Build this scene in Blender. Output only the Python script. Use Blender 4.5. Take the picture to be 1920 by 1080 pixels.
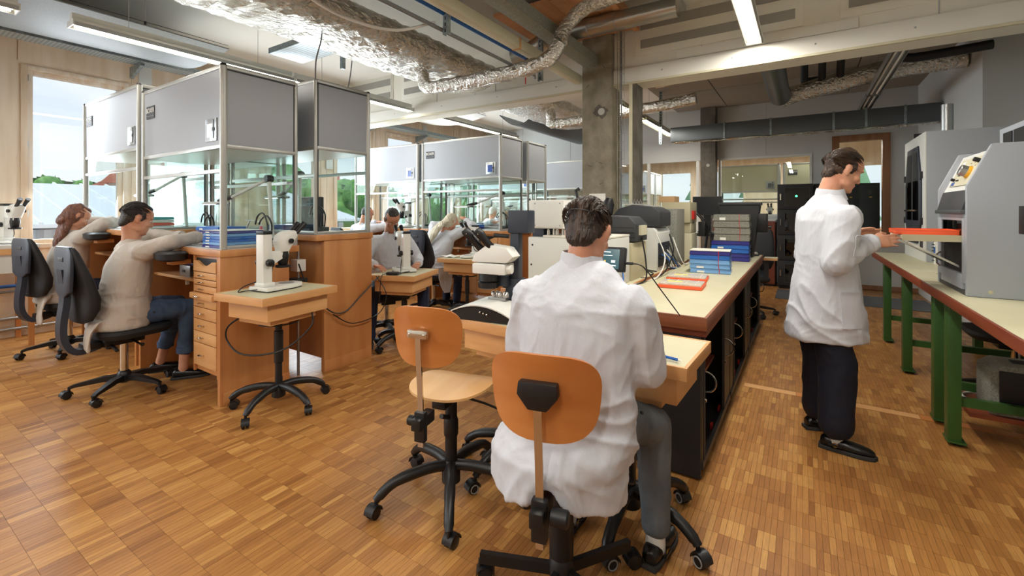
import bpy, bmesh, math, random
import numpy as np
from mathutils import Vector, Matrix
random.seed(7); rng = np.random.default_rng(7)
for _o in list(bpy.data.objects): bpy.data.objects.remove(_o)
SC = bpy.context.scene
COL = SC.collection
PI = math.pi
def R(d): return math.radians(d)
# ------------------------------------------------------------------ camera
CH = 1.42
FPX, HY = 845.0, 395.0
YAW = math.atan(545 / 845)
cam = bpy.data.cameras.new('camera'); camo = bpy.data.objects.new('camera', cam); COL.objects.link(camo)
cam.sensor_width = 36; cam.lens = FPX / 1920 * 36; cam.shift_y = -(540 - HY) / 1920
cam.clip_start = 0.05; cam.clip_end = 400
camo.location = (0, 0, CH); camo.rotation_euler = (R(90), 0, YAW)
SC.camera = camo
# ------------------------------------------------------------------ view, world, daylight
SC.view_settings.view_transform = 'Standard'; SC.view_settings.look = 'None'
SC.view_settings.exposure = 0.22; SC.view_settings.gamma = 1; SC.view_settings.use_curve_mapping = False
W = bpy.data.worlds.new('sky'); SC.world = W; W.use_nodes = True
_n = W.node_tree.nodes; _l = W.node_tree.links
for x in list(_n): _n.remove(x)
wo = _n.new('ShaderNodeOutputWorld'); wb = _n.new('ShaderNodeBackground')
tc = _n.new('ShaderNodeTexCoord'); sp = _n.new('ShaderNodeSeparateXYZ'); _l.new(tc.outputs['Generated'], sp.inputs[0])
rp = _n.new('ShaderNodeValToRGB'); _l.new(sp.outputs[2], rp.inputs[0])          # overcast summer sky: pale at the horizon, bluer above
e = rp.color_ramp.elements; e[0].position = 0.0; e[0].color = (0.86, 0.90, 0.95, 1); e[1].position = 0.6; e[1].color = (0.42, 0.58, 0.86, 1)
mp = _n.new('ShaderNodeMapping'); mp.inputs['Scale'].default_value = (1.6, 1.6, 4.5); _l.new(tc.outputs['Generated'], mp.inputs[0])
nz = _n.new('ShaderNodeTexNoise'); nz.inputs['Scale'].default_value = 2.2; nz.inputs['Detail'].default_value = 6; _l.new(mp.outputs[0], nz.inputs[0])
cr = _n.new('ShaderNodeValToRGB'); cr.color_ramp.elements[0].position = 0.40; cr.color_ramp.elements[1].position = 0.62; _l.new(nz.outputs[0], cr.inputs[0])
mx = _n.new('ShaderNodeMixRGB'); mx.inputs[2].default_value = (0.95, 0.96, 0.98, 1); _l.new(cr.outputs[0], mx.inputs[0]); _l.new(rp.outputs[0], mx.inputs[1])
_l.new(mx.outputs[0], wb.inputs[0]); wb.inputs[1].default_value = 1.0; _l.new(wb.outputs[0], wo.inputs[0])

def area_light(name, loc, rot, sx, sy, power, col=(1, 1, 1), parent=None, spread=180, spec=1.0):
    d = bpy.data.lights.new(name, 'AREA'); d.shape = 'RECTANGLE'; d.size = sx; d.size_y = sy; d.energy = power; d.color = col; d.spread = R(spread); d.specular_factor = spec
    o = bpy.data.objects.new(name, d); COL.objects.link(o); o.location = loc; o.rotation_euler = rot
    if parent: o.parent = parent
    return o
SC.cycles.transparent_max_bounces = 64; SC.cycles.max_bounces = 10
sun = bpy.data.lights.new('sun', 'SUN'); sun.energy = 2.6; sun.angle = R(25); sun.color = (1, .97, .92); suno = bpy.data.objects.new('sun', sun); COL.objects.link(suno); suno.rotation_euler = (R(28), R(38), 0); suno.location = (10, 5, 30)
# daylight entering by the windows of the left wall (one per window bay, two of them beside and behind the camera)
WINX = -7.5
WINS = [(-4.2, .98), (-2.75, .98), (-1.3, .98), (1.28, .98), (2.52, .98), (4.08, .98), (5.36, .98), (6.62, .98), (7.86, .98), (9.1, .98)]
for (wy, ww) in WINS:
    area_light('window_daylight', (WINX + 0.12, wy + ww / 2, 1.9), (0, R(-64), 0), 2.1, 0.8, 54, (0.85, 0.93, 1.0), spec=.3)

# ------------------------------------------------------------------ helpers
def lin(c):
    return tuple(((v / 255) / 12.92 if v / 255 <= 0.04045 else ((v / 255 + 0.055) / 1.055) ** 2.4) for v in c) + (1,)
MATS = {}
def mat(name, col, rough=0.5, metal=0.0, bump=None, vary=None, emit=None, spec=0.5, coat=0.0, sheen=0.0):
    """procedural material. bump=(scale, strength, (sx,sy,sz)); vary=(scale, colour2, (sx,sy,sz))"""
    m = bpy.data.materials.new(name); m.use_nodes = True; MATS[name] = m
    n = m.node_tree.nodes; l = m.node_tree.links; b = n['Principled BSDF']
    b.inputs['Base Color'].default_value = lin(col); b.inputs['Roughness'].default_value = rough; b.inputs['Metallic'].default_value = metal
    b.inputs['Specular IOR Level'].default_value = spec; b.inputs['Coat Weight'].default_value = coat
    if sheen: b.inputs['Sheen Weight'].default_value = sheen
    t = None
    def coords(scl):
        nonlocal t
        if t is None: t = n.new('ShaderNodeTexCoord')
        p = n.new('ShaderNodeMapping'); p.inputs['Scale'].default_value = scl; l.new(t.outputs['Object'], p.inputs[0]); return p
    if vary:
        p = coords(vary[2]); z = n.new('ShaderNodeTexNoise'); z.inputs['Scale'].default_value = vary[0]; z.inputs['Detail'].default_value = 5
        l.new(p.outputs[0], z.inputs[0]); r = n.new('ShaderNodeValToRGB'); r.color_ramp.elements[0].position = 0.34; r.color_ramp.elements[1].position = 0.66
        r.color_ramp.elements[0].color = lin(vary[1]); r.color_ramp.elements[1].color = lin(col); l.new(z.outputs[0], r.inputs[0]); l.new(r.outputs[0], b.inputs['Base Color'])
    if bump:
        p = coords(bump[2]); z = n.new('ShaderNodeTexNoise'); z.inputs['Scale'].default_value = bump[0]; z.inputs['Detail'].default_value = 6
        l.new(p.outputs[0], z.inputs[0]); u = n.new('ShaderNodeBump'); u.inputs['Strength'].default_value = bump[1]; u.inputs['Distance'].default_value = 0.05 if name == 'foil' else 0.02
        l.new(z.outputs[0], u.inputs['Height']); l.new(u.outputs[0], b.inputs['Normal'])
    if emit:
        b.inputs['Emission Color'].default_value = lin(emit[0]); b.inputs['Emission Strength'].default_value = emit[1]
    return m
def glass(name, tint=(235, 242, 240), refl=1.45, rough=0.0):
    m = bpy.data.materials.new(name); m.use_nodes = True; MATS[name] = m; n = m.node_tree.nodes; l = m.node_tree.links
    for x in list(n): n.remove(x)
    o = n.new('ShaderNodeOutputMaterial'); mix = n.new('ShaderNodeMixShader'); tr = n.new('ShaderNodeBsdfTransparent'); gl = n.new('ShaderNodeBsdfGlossy'); lw = n.new('ShaderNodeLayerWeight'); lw.inputs[0].default_value = .5; pw = n.new('ShaderNodeMath'); pw.operation = 'POWER'; pw.inputs[1].default_value = 5; fr = n.new('ShaderNodeMapRange')
    f0 = ((refl - 1) / (refl + 1)) ** 2; fr.inputs[3].default_value = f0; fr.inputs[4].default_value = .9      # Schlick reflectance
    tr.inputs[0].default_value = lin(tint); gl.inputs['Roughness'].default_value = rough; l.new(lw.outputs['Facing'], pw.inputs[0]); l.new(pw.outputs[0], fr.inputs[0])
    l.new(fr.outputs[0], mix.inputs[0]); l.new(tr.outputs[0], mix.inputs[1]); l.new(gl.outputs[0], mix.inputs[2]); l.new(mix.outputs[0], o.inputs[0]); return m
mat('beech', (206, 146, 90), 0.42, vary=(5, (182, 118, 66), (1.2, 1.2, 0.16)), bump=(40, 0.04, (1, 1, .1)))
mat('beech_light', (222, 172, 116), 0.42, vary=(6, (206, 150, 94), (.3, .3, 2)), bump=(40, 0.03, (1, 1, 1)))
mat('ply_seat', (226, 184, 128), 0.35, vary=(3, (214, 164, 104), (3, .5, 1)))
mat('ply_back', (204, 132, 70), 0.30, vary=(3, (186, 112, 54), (.6, 1, 3)))
mat('cream_top', (206, 200, 168), 0.45, vary=(3, (200, 194, 160), (1, 1, 1)))
mat('grey_top', (196, 198, 196), 0.5)
mat('edge_wood', (146, 86, 52), 0.45, vary=(8, (120, 66, 38), (.3, .3, 3)))
mat('red_edge', (140, 68, 40), 0.4, vary=(8, (118, 52, 30), (.4, .15, 3)))
mat('cherry', (128, 66, 44), 0.4, vary=(7, (108, 50, 32), (2, 2, .15)))
mat('alu', (178, 178, 172), 0.36, 0.55)
mat('panel_grey', (160, 165, 172), 0.34, spec=0.6)
mat('panel_edge', (40, 40, 40), 0.5)
mat('black', (20, 20, 22), 0.42)
mat('black_soft', (24, 24, 27), 0.7, bump=(120, 0.1, (1, 1, 1)))
mat('black_matt', (30, 30, 32), 0.6)
mat('charcoal', (52, 53, 56), 0.5)
mat('slate', (46, 52, 64), 0.45)
mat('cabinet_dark', (40, 41, 43), 0.45)
mat('cabinet_in', (14, 14, 16), 0.6)
mat('tambour', (50, 49, 48), 0.4)
mat('chrome', (215, 212, 205), 0.14, 1.0)
mat('steel', (170, 172, 172), 0.3, 0.9)
mat('galv', (160, 170, 172), 0.38, 0.75, vary=(30, (128, 140, 144), (1, 1, 1)))
mat('duct', (172, 172, 168), 0.28, 0.9, bump=(6, .1, (1, 1, 1)))
mat('duct_dark', (96, 100, 102), 0.4, 0.6)
mat('foil', (228, 226, 220), 0.20, .95, bump=(24, 1.0, (1, .6, 1)), vary=(5, (206, 202, 190), (1, 1, 1)))
mat('white_metal', (216, 216, 210), 0.4)
mat('white_plastic', (226, 225, 218), 0.38)
mat('cream_metal', (206, 200, 172), 0.45)
mat('cream_device', (190, 182, 150), 0.5)
mat('offwhite', (222, 219, 206), 0.55)
mat('ceiling_white', (226, 224, 214), 0.75)
mat('ceiling_grey', (168, 168, 164), 0.7)
mat('ceiling_brown', (150, 140, 126), 0.8)
mat('beam_white', (222, 219, 206), 0.6)
mat('wall_grey', (196, 197, 194), 0.7)
mat('pine', (230, 214, 192), 0.6, vary=(2.2, (214, 190, 160), (3, 3, .35)))
mat('pine_frame', (230, 218, 200), 0.5, vary=(4, (214, 190, 160), (3, 3, .4)))
mat('pine_orange', (206, 150, 104), 0.6, vary=(4, (188, 130, 84), (2, .3, 2)))
mat('door_wood', (158, 112, 78), 0.5, vary=(6, (138, 92, 60), (2, 2, .2)))
mat('concrete', (148, 140, 122), 0.85, vary=(7, (120, 112, 94), (1, 1, .7)), bump=(26, .5, (1, 1, 1)))
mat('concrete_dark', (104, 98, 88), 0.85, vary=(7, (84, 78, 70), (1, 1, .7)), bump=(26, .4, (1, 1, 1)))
mat('patch', (176, 174, 164), 0.8)
mat('green_steel', (52, 94, 40), 0.4, vary=(3, (46, 84, 34), (1, 1, 1)))
mat('sail', (126, 129, 128), 0.55, vary=(60, (118, 121, 120), (1, 1, 1)))
mat('coat_white', (203, 205, 212), 0.85, bump=(11, .7, (1, 1, .4)))
mat('coat_beige', (192, 182, 172), 0.85, bump=(11, .7, (1, 1, .4)))
mat('jeans', (74, 96, 126), 0.85, bump=(14, .4, (1, 1, .6)), vary=(8, (54, 72, 100), (1, 1, 1)))
mat('jeans_dark', (26, 34, 58), 0.85, bump=(14, .4, (1, 1, .6)))
mat('jeans_grey', (104, 112, 118), 0.85, bump=(14, .4, (1, 1, .6)), vary=(8, (84, 92, 98), (1, 1, 1)))
mat('navy', (16, 20, 38), 0.8, bump=(12, .4, (1, 1, .4)))
mat('skin', (214, 158, 128), 0.5, vary=(9, (198, 136, 108), (1, 1, 1)))
mat('skin_tan', (196, 138, 106), 0.5, vary=(9, (180, 118, 90), (1, 1, 1)))
mat('hair_brown', (74, 54, 38), 0.42, bump=(60, 1.0, (1, .25, .25)), vary=(50, (34, 24, 18), (1.4, .3, .3)))
mat('hair_dark', (58, 48, 40), 0.45, bump=(60, 1.0, (1, .3, .3)), vary=(50, (34, 28, 24), (1.4, .3, .3)))
mat('hair_red', (132, 84, 62), 0.4, bump=(40, .8, (1, 1, .1)), vary=(30, (92, 56, 44), (1.5, 1.5, .12)))
mat('hair_blond', (228, 222, 202), 0.4, bump=(40, .8, (1, 1, .1)), vary=(30, (196, 186, 158), (1.5, 1.5, .12)))
mat('hair_grey', (196, 192, 184), 0.5)
mat('eye_dark', (30, 22, 18), 0.2)
mat('eye_white', (235, 232, 226), 0.2)
mat('lip', (182, 104, 92), 0.5)
mat('sock', (220, 220, 216), 0.9)
mat('shoe_black', (14, 14, 15), 0.3)
mat('sole', (52, 52, 52), 0.7)
mat('gold', (200, 150, 70), 0.3, 1.0)
mat('orange', (242, 98, 56), 0.4)
mat('clear_lid', (222, 208, 196), 0.25, vary=(40, (196, 190, 170), (1, 1, 1)))
mat('blue_tray', (38, 104, 190), 0.35)
mat('blue_pale', (120, 170, 222), 0.35)
mat('blue_deep', (46, 44, 132), 0.35)
mat('tray_grey', (150, 150, 140), 0.8, vary=(120, (116, 116, 106), (1, 1, 1)))
mat('paper', (238, 236, 228), 0.8)
mat('note', (232, 214, 120), 0.8)
mat('red', (196, 40, 34), 0.4)
mat('pink', (222, 84, 96), 0.4)
mat('teal', (48, 160, 166), 0.4)
mat('blue_pipe', (28, 88, 160), 0.4)
mat('grey_pipe', (120, 122, 122), 0.45)
mat('white_cable', (214, 212, 204), 0.5)
mat('purple', (58, 40, 130), 0.25)
mat('screen', (20, 26, 34), 0.15, emit=((40, 110, 120), 0.5))
mat('screen_off', (34, 36, 42), 0.25)
mat('lcd_blue', (50, 70, 130), 0.2, emit=((70, 100, 170), 0.35))
mat('lcd_grey', (70, 80, 84), 0.2)
mat('ui_white', (220, 230, 230), 0.5, emit=((220, 230, 230), .8))
mat('ui_orange', (230, 170, 60), 0.5, emit=((230, 170, 60), .8))
mat('led_green', (20, 220, 90), 0.3, emit=((30, 255, 110), 22))
mat('lamp_on', (255, 252, 240), 0.3, emit=((255, 244, 222), 9))
mat('lamp_soft', (255, 252, 240), 0.3, emit=((240, 246, 255), 5))
mat('rubber', (60, 60, 62), 0.8)
mat('wheel_rim', (150, 150, 148), 0.5)
mat('yellow_part', (230, 170, 40), 0.4)
mat('mat_floor', (82, 84, 88), 0.5)
mat('card', (196, 160, 118), 0.8)
mat('acrylic', (232, 238, 238), 0.1)
mat('roof_red', (176, 108, 90), 0.9, vary=(20, (150, 88, 72), (1, 1, 1)))
mat('house_cream', (232, 212, 180), 0.9)
mat('house_pink', (226, 196, 178), 0.9)
mat('shutter', (176, 116, 100), 0.8)
mat('tin', (214, 218, 222), 0.6)
mat('tin_roof', (200, 206, 212), 0.6)
mat('leaf', (104, 150, 76), 0.9, vary=(1.6, (66, 110, 56), (1, 1, 1)))
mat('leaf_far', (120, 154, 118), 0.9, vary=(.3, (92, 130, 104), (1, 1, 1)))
mat('bark', (92, 76, 60), 0.9)
mat('grass', (150, 176, 110), 0.9, vary=(.2, (120, 150, 88), (1, 1, 1)))
mat('asphalt', (150, 150, 150), 0.9)
glass('glass', (248, 252, 251), 1.40)
glass('window_glass', (252, 254, 254), 1.35)
glass('dark_glass', (120, 126, 128), 1.6)
glass('smoke_glass', (70, 78, 74), 1.6)
# grille with fine slots and perforated tray: colour only
def perforated(name, c1, c2, scale, rad, metal=.6):
    m = mat(name, c1, .4, metal); n = m.node_tree.nodes; l = m.node_tree.links; b = n['Principled BSDF']
    t = n.new('ShaderNodeTexCoord'); p = n.new('ShaderNodeMapping'); p.inputs['Scale'].default_value = scale; l.new(t.outputs['Object'], p.inputs[0])
    fr = n.new('ShaderNodeVectorMath'); fr.operation = 'FRACTION'; l.new(p.outputs[0], fr.inputs[0])
    sb = n.new('ShaderNodeVectorMath'); sb.operation = 'SUBTRACT'; sb.inputs[1].default_value = (.5, .5, .5); l.new(fr.outputs[0], sb.inputs[0])
    ml = n.new('ShaderNodeVectorMath'); ml.operation = 'MULTIPLY'; ml.inputs[1].default_value = (1, 1, 0); l.new(sb.outputs[0], ml.inputs[0])
    ln = n.new('ShaderNodeVectorMath'); ln.operation = 'LENGTH'; l.new(ml.outputs[0], ln.inputs[0])
    lt = n.new('ShaderNodeMath'); lt.operation = 'LESS_THAN'; lt.inputs[1].default_value = rad; l.new(ln.outputs['Value'], lt.inputs[0])
    mixn = n.new('ShaderNodeMixRGB'); mixn.inputs[1].default_value = lin(c1); mixn.inputs[2].default_value = lin(c2); l.new(lt.outputs[0], mixn.inputs[0]); l.new(mixn.outputs[0], b.inputs['Base Color'])
perforated('tray_perf', (186, 198, 202), (120, 134, 140), (40, 28, 1), .3)
perforated('grille', (150, 148, 140), (96, 94, 90), (60, 60, 1), .32, 0)

class MB:
    """collects shapes in one bmesh; build() links them as one object"""
    def __init__(s): s.bm = bmesh.new()
    def _add(s, vs, fs):
        v = [s.bm.verts.new(p) for p in vs]
        for f in fs:
            try: s.bm.faces.new([v[i] for i in f])
            except ValueError: pass
        return v
    def box(s, c, d, rot=None, bev=0.0, M=None):
        hx, hy, hz = d[0] / 2, d[1] / 2, d[2] / 2
        vs = [Vector((x * hx, y * hy, z * hz)) for z in (-1, 1) for y in (-1, 1) for x in (-1, 1)]
        m = Matrix.Translation(c)
        if rot is not None: m = m @ Matrix.Rotation(rot[2], 4, 'Z') @ Matrix.Rotation(rot[1], 4, 'Y') @ Matrix.Rotation(rot[0], 4, 'X')
        if M is not None: m = M @ m
        v = s._add([m @ p for p in vs], [(0, 2, 3, 1), (4, 5, 7, 6), (0, 1, 5, 4), (2, 6, 7, 3), (0, 4, 6, 2), (1, 3, 7, 5)])
        if bev:
            es = {e for q in v for e in q.link_edges}
            bmesh.ops.bevel(s.bm, geom=list(es), offset=min(bev, .45 * min(d)), segments=2, affect='EDGES', profile=.6)
        return s
    def b2(s, a, b, bev=0.0):
        return s.box([(a[i] + b[i]) / 2 for i in range(3)], [abs(b[i] - a[i]) for i in range(3)], bev=bev)
    def tube(s, pts, r, n=8, closed=False, caps=True, sq=None):
        P = [Vector(p) for p in pts]; k = len(P); rr = r if isinstance(r, (list, tuple)) else [r] * k
        T = []
        for i in range(k):
            a = P[(i - 1) % k] if (closed or i > 0) else P[i]; b = P[(i + 1) % k] if (closed or i < k - 1) else P[i]
            t = (b - a); T.append(t.normalized() if t.length > 1e-9 else Vector((0, 0, 1)))
        up = Vector((0, 0, 1)) if abs(T[0].z) < .9 else Vector((1, 0, 0))
        N = (up - T[0] * up.dot(T[0])).normalized(); rings = []
        for i in range(k):
            N = (N - T[i] * N.dot(T[i]))
            N = N.normalized() if N.length > 1e-6 else T[i].orthogonal().normalized()
            B = T[i].cross(N)
            if sq: ring = [P[i] + N * (sq[1] * (1 if j in (0, 1) else -1)) * rr[i] + B * (sq[0] * (1 if j in (0, 3) else -1)) * rr[i] for j in range(4)]
            else: ring = [P[i] + (N * math.cos(2 * PI * j / n) + B * math.sin(2 * PI * j / n)) * rr[i] for j in range(n)]
            rings.append([s.bm.verts.new(p) for p in ring])
        m = len(rings[0])
        for i in range(k if closed else k - 1):
            a, b = rings[i], rings[(i + 1) % k]
            for j in range(m): s.bm.faces.new((a[j], a[(j + 1) % m], b[(j + 1) % m], b[j]))
        if caps and not closed:
            s.bm.faces.new(list(reversed(rings[0]))); s.bm.faces.new(rings[-1])
        return s
    def cyl(s, a, b, r, r2=None, n=16): return s.tube([a, b], [r, r if r2 is None else r2], n)
    def bar(s, a, b, w, h): return s.tube([a, b], 1, sq=(w / 2, h / 2))
    def lathe(s, prof, c=(0, 0, 0), n=20, M=None):
        m = Matrix.Translation(c) if M is None else M; rings = []
        for (r, z) in prof:
            rings.append([s.bm.verts.new(m @ Vector((r * math.cos(2 * PI * j / n), r * math.sin(2 * PI * j / n), z))) for j in range(n)] if r > 1e-6 else [s.bm.verts.new(m @ Vector((0, 0, z)))])
        for a, b in zip(rings[:-1], rings[1:]):
            for j in range(n):
                q = [a[j % len(a)], a[(j + 1) % len(a)], b[(j + 1) % len(b)], b[j % len(b)]]; u = []
                for x in q:
                    if x not in u: u.append(x)
                if len(u) > 2: s.bm.faces.new(u)
        if len(rings[0]) > 2: s.bm.faces.new(list(reversed(rings[0])))
        if len(rings[-1]) > 2: s.bm.faces.new(rings[-1])
        return s
    def prism(s, poly, h0, h1, M=None, bev=0):
        """polygon in local xy, extruded along local z"""
        m = Matrix() if M is None else M; n = len(poly)
        v = s._add([m @ Vector((x, y, h0)) for x, y in poly] + [m @ Vector((x, y, h1)) for x, y in poly],
                   [tuple(reversed(range(n))), tuple(range(n, 2 * n))] + [(i, (i + 1) % n, n + (i + 1) % n, n + i) for i in range(n)])
        if bev:
            es = {e for q in v for e in q.link_edges}; bmesh.ops.bevel(s.bm, geom=list(es), offset=bev, segments=2, affect='EDGES', profile=.6)
        return s
    def ball(s, c, r, n=12, k=8, M=None):
        rx, ry, rz = (r, r, r) if not isinstance(r, (tuple, list)) else r
        m = Matrix.Translation(c) if M is None else M
        prof = [(math.sin(PI * i / k), -math.cos(PI * i / k)) for i in range(k + 1)]
        return s.lathe([(a, b) for a, b in prof], M=m @ Matrix.Diagonal((rx, ry, rz, 1)), n=n)
    def grid(s, fn, nu, nv, thick=0.0, closeu=False):
        g = [[s.bm.verts.new(fn(i / nu, j / nv)) for j in range(nv + 1)] for i in range(nu + (0 if closeu else 1))]
        F = []
        for i in range(nu):
            for j in range(nv): F.append(s.bm.faces.new((g[i][j], g[(i + 1) % len(g)][j], g[(i + 1) % len(g)][j + 1], g[i][j + 1])))
        if thick:
            s.bm.normal_update(); bmesh.ops.solidify(s.bm, geom=F, thickness=thick)
        return s
    def mesh(s, name, smooth=True):
        bmesh.ops.recalc_face_normals(s.bm, faces=s.bm.faces); me = bpy.data.meshes.new(name); s.bm.to_mesh(me); s.bm.free()
        if smooth: me.shade_smooth(); me.set_sharp_from_angle(angle=R(38))
        return me
    def build(s, name, material, parent=None, smooth=True):
        return link(name, s.mesh(name, smooth), material, parent)
def link(name, me, material=None, parent=None):
    o = bpy.data.objects.new(name, me); COL.objects.link(o)
    if material and not me.materials: me.materials.append(MATS[material])
    if parent is not None: o.parent = parent
    return o
def tag(o, label, cat, group=None):
    o['label'] = label; o['category'] = cat
    if group: o['group'] = group
    return o
def thing(name, label, cat, loc=(0, 0, 0), rotz=0.0, group=None):
    o = bpy.data.objects.new(name, None); COL.objects.link(o); o.empty_display_size = .1
    o.location = loc; o.rotation_euler = (0, 0, rotz); return tag(o, label, cat, group)
def struct(o): o['kind'] = 'structure'; return o
def dup(root, loc=None, rotz=None, label=None, group=None, parent=None):
    r = root.copy(); COL.objects.link(r)
    if parent is not None: r.parent = parent
    if loc is not None: r.location = loc
    if rotz is not None: r.rotation_euler = (0, 0, rotz)
    if label: r['label'] = label
    if group: r['group'] = group
    for c in root.children: dup(c, parent=r)
    return r
def box(name, a, b, m, parent=None, bev=0.0): return MB().b2(a, b, bev).build(name, m, parent)
def arc(c, r, a0, a1, k, plane='xz'):
    o = []
    for i in range(k + 1):
        t = a0 + (a1 - a0) * i / k; u, v = r * math.cos(t), r * math.sin(t)
        o.append((c[0] + u, c[1], c[2] + v) if plane == 'xz' else ((c[0], c[1] + u, c[2] + v) if plane == 'yz' else (c[0] + u, c[1] + v, c[2])))
    return o
def text(name, body, size, M, m, parent=None, depth=.001):
    cu = bpy.data.curves.new(name, 'FONT'); cu.body = body; cu.size = size; cu.align_x = 'CENTER'; cu.align_y = 'CENTER'; cu.extrude = depth
    t = bpy.data.objects.new(name, cu); COL.objects.link(t); dg = bpy.context.evaluated_depsgraph_get(); me = bpy.data.meshes.new_from_object(t.evaluated_get(dg))
    bpy.data.objects.remove(t); me.transform(M); me.materials.clear(); return link(name, me, m, parent)
def FX(x, y, z, face='-y'):
    """matrix that lays local xy art on a vertical face looking along face"""
    r = {'-y': Matrix.Rotation(R(90), 4, 'X'), '+x': Matrix.Rotation(R(90), 4, 'Z') @ Matrix.Rotation(R(90), 4, 'X'), '-x': Matrix.Rotation(R(-90), 4, 'Z') @ Matrix.Rotation(R(90), 4, 'X'), '+y': Matrix.Rotation(R(180), 4, 'Z') @ Matrix.Rotation(R(90), 4, 'X')}[face]
    return Matrix.Translation((x, y, z)) @ r
def smooth_path(pts, k=6):
    P = [Vector(p) for p in pts]; o = []
    for i in range(len(P) - 1):
        a, b, c, d = P[max(i - 1, 0)], P[i], P[i + 1], P[min(i + 2, len(P) - 1)]
        for j in range(k):
            t = j / k; o.append(.5 * ((2 * b) + (c - a) * t + (2 * a - 5 * b + 4 * c - d) * t * t + (3 * b - a - 3 * c + d) * t ** 3))
    o.append(P[-1]); return o
def cable(pts, r=.004, m='black', parent=None, name='cable', k=6): return MB().tube(smooth_path(pts, k), r, 6).build(name, m, parent)
# ================================================================== the setting
X0, X1, Y0, Y1, ZC = -7.5, 2.5, -4.6, 10.3, 3.62
YB = 15.6
WZ0, WZ1 = 0.98, 3.10
# ---- floor: mosaic parquet, 120 x 24 mm strips
def floor_material():
    m = bpy.data.materials.new('oak_strip'); m.use_nodes = True; MATS['oak_strip'] = m; n = m.node_tree.nodes; l = m.node_tree.links; b = n['Principled BSDF']
    a = n.new('ShaderNodeAttribute'); a.attribute_name = 'pv'
    r = n.new('ShaderNodeValToRGB'); r.color_ramp.elements[0].position = 0; r.color_ramp.elements[0].color = lin((140, 90, 46)); r.color_ramp.elements[1].position = 1; r.color_ramp.elements[1].color = lin((198, 148, 84))
    q = r.color_ramp.elements.new(.5); q.color = lin((170, 117, 62)); l.new(a.outputs['Fac'], r.inputs[0])
    g = n.new('ShaderNodeNewGeometry'); p = n.new('ShaderNodeMapping'); p.inputs['Scale'].default_value = (1, .07, 1); l.new(g.outputs['Position'], p.inputs[0])
    z = n.new('ShaderNodeTexNoise'); z.inputs['Scale'].default_value = 190; z.inputs['Detail'].default_value = 3; l.new(p.outputs[0], z.inputs[0])
    cr2 = n.new('ShaderNodeMapRange'); cr2.inputs[1].default_value = .3; cr2.inputs[2].default_value = .7; cr2.inputs[3].default_value = .80; cr2.inputs[4].default_value = 1.12; l.new(z.outputs[0], cr2.inputs[0])
    mu = n.new('ShaderNodeMixRGB'); mu.blend_type = 'MULTIPLY'; mu.inputs[0].default_value = 1; l.new(r.outputs[0], mu.inputs[1]); l.new(cr2.outputs[0], mu.inputs[2]); l.new(mu.outputs[0], b.inputs['Base Color'])
    z2 = n.new('ShaderNodeTexNoise'); z2.inputs['Scale'].default_value = 1.3; z2.inputs['Detail'].default_value = 4; l.new(g.outputs['Position'], z2.inputs[0])
    mr = n.new('ShaderNodeMapRange'); mr.inputs[3].default_value = .28; mr.inputs[4].default_value = .46; l.new(z2.outputs[0], mr.inputs[0]); l.new(mr.outputs[0], b.inputs['Roughness'])
    b.inputs['Specular IOR Level'].default_value = .38; bu = n.new('ShaderNodeBump'); bu.inputs['Strength'].default_value = .12; bu.inputs['Distance'].default_value = .004; l.new(z.outputs[0], bu.inputs['Height']); l.new(bu.outputs[0], b.inputs['Normal'])
floor_material()
mat('oak_base', (128, 82, 42), .4, vary=(40, (158, 106, 56), (1, .2, 1)))
floor = struct(MB().b2((X0 - .2, Y0, -.05), (X1 + .2, YB, -.006)).build('floor', 'oak_base'))
PL, PW, PH = .12, .024, .006
ca_, sa_ = math.cos(YAW), math.sin(YAW)
def make_planks():
    ny0, ny1 = int(-.2 / PL), int(Y1 / PL); nx0, nx1 = int(X0 / PW), int(X1 / PW)
    cols = np.arange(nx0, nx1); out = []
    for j in range(ny0, ny1):
        off = 0; y0 = j * PL
        # neighbouring strips often come from the same board: runs of one tone
        v = np.zeros(len(cols)); i = 0
        while i < len(cols):
            k = int(rng.choice([1, 1, 1, 1, 2, 2, 3])); v[i:i + k] = np.clip(rng.normal(.5, .21), 0, 1); i += k
        v = np.clip(v + rng.normal(0, .05, len(cols)), 0, 1)
        x0 = cols * PW + off
        out.append(np.stack([x0, np.full(len(cols), y0), v], 1))
    A = np.concatenate(out); cx, cy = A[:, 0] + PW / 2, A[:, 1] + PL / 2
    d = -cx * sa_ + cy * ca_; xc = cx * ca_ + cy * sa_
    A = A[(d > .9)]; d2 = d[d > .9]; xc = xc[d > .9]
    px = 960 + FPX * xc / d2; py = HY + FPX * CH / d2
    keep = (px > -160) & (px < 2080) & (py < 1180); A = A[keep]; px = px[keep]; py = py[keep]; d2 = d2[keep]
    vis = (px > 10) & (px < 1910) & (py < 1070) & ~((px > 700) & (px < 1360) & (py > 800)) & ~((px > 1480) & (px < 1660) & (py < 860))
    order = np.argsort(np.where(vis, d2, 99)); return A, order
A, order = make_planks()
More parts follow.
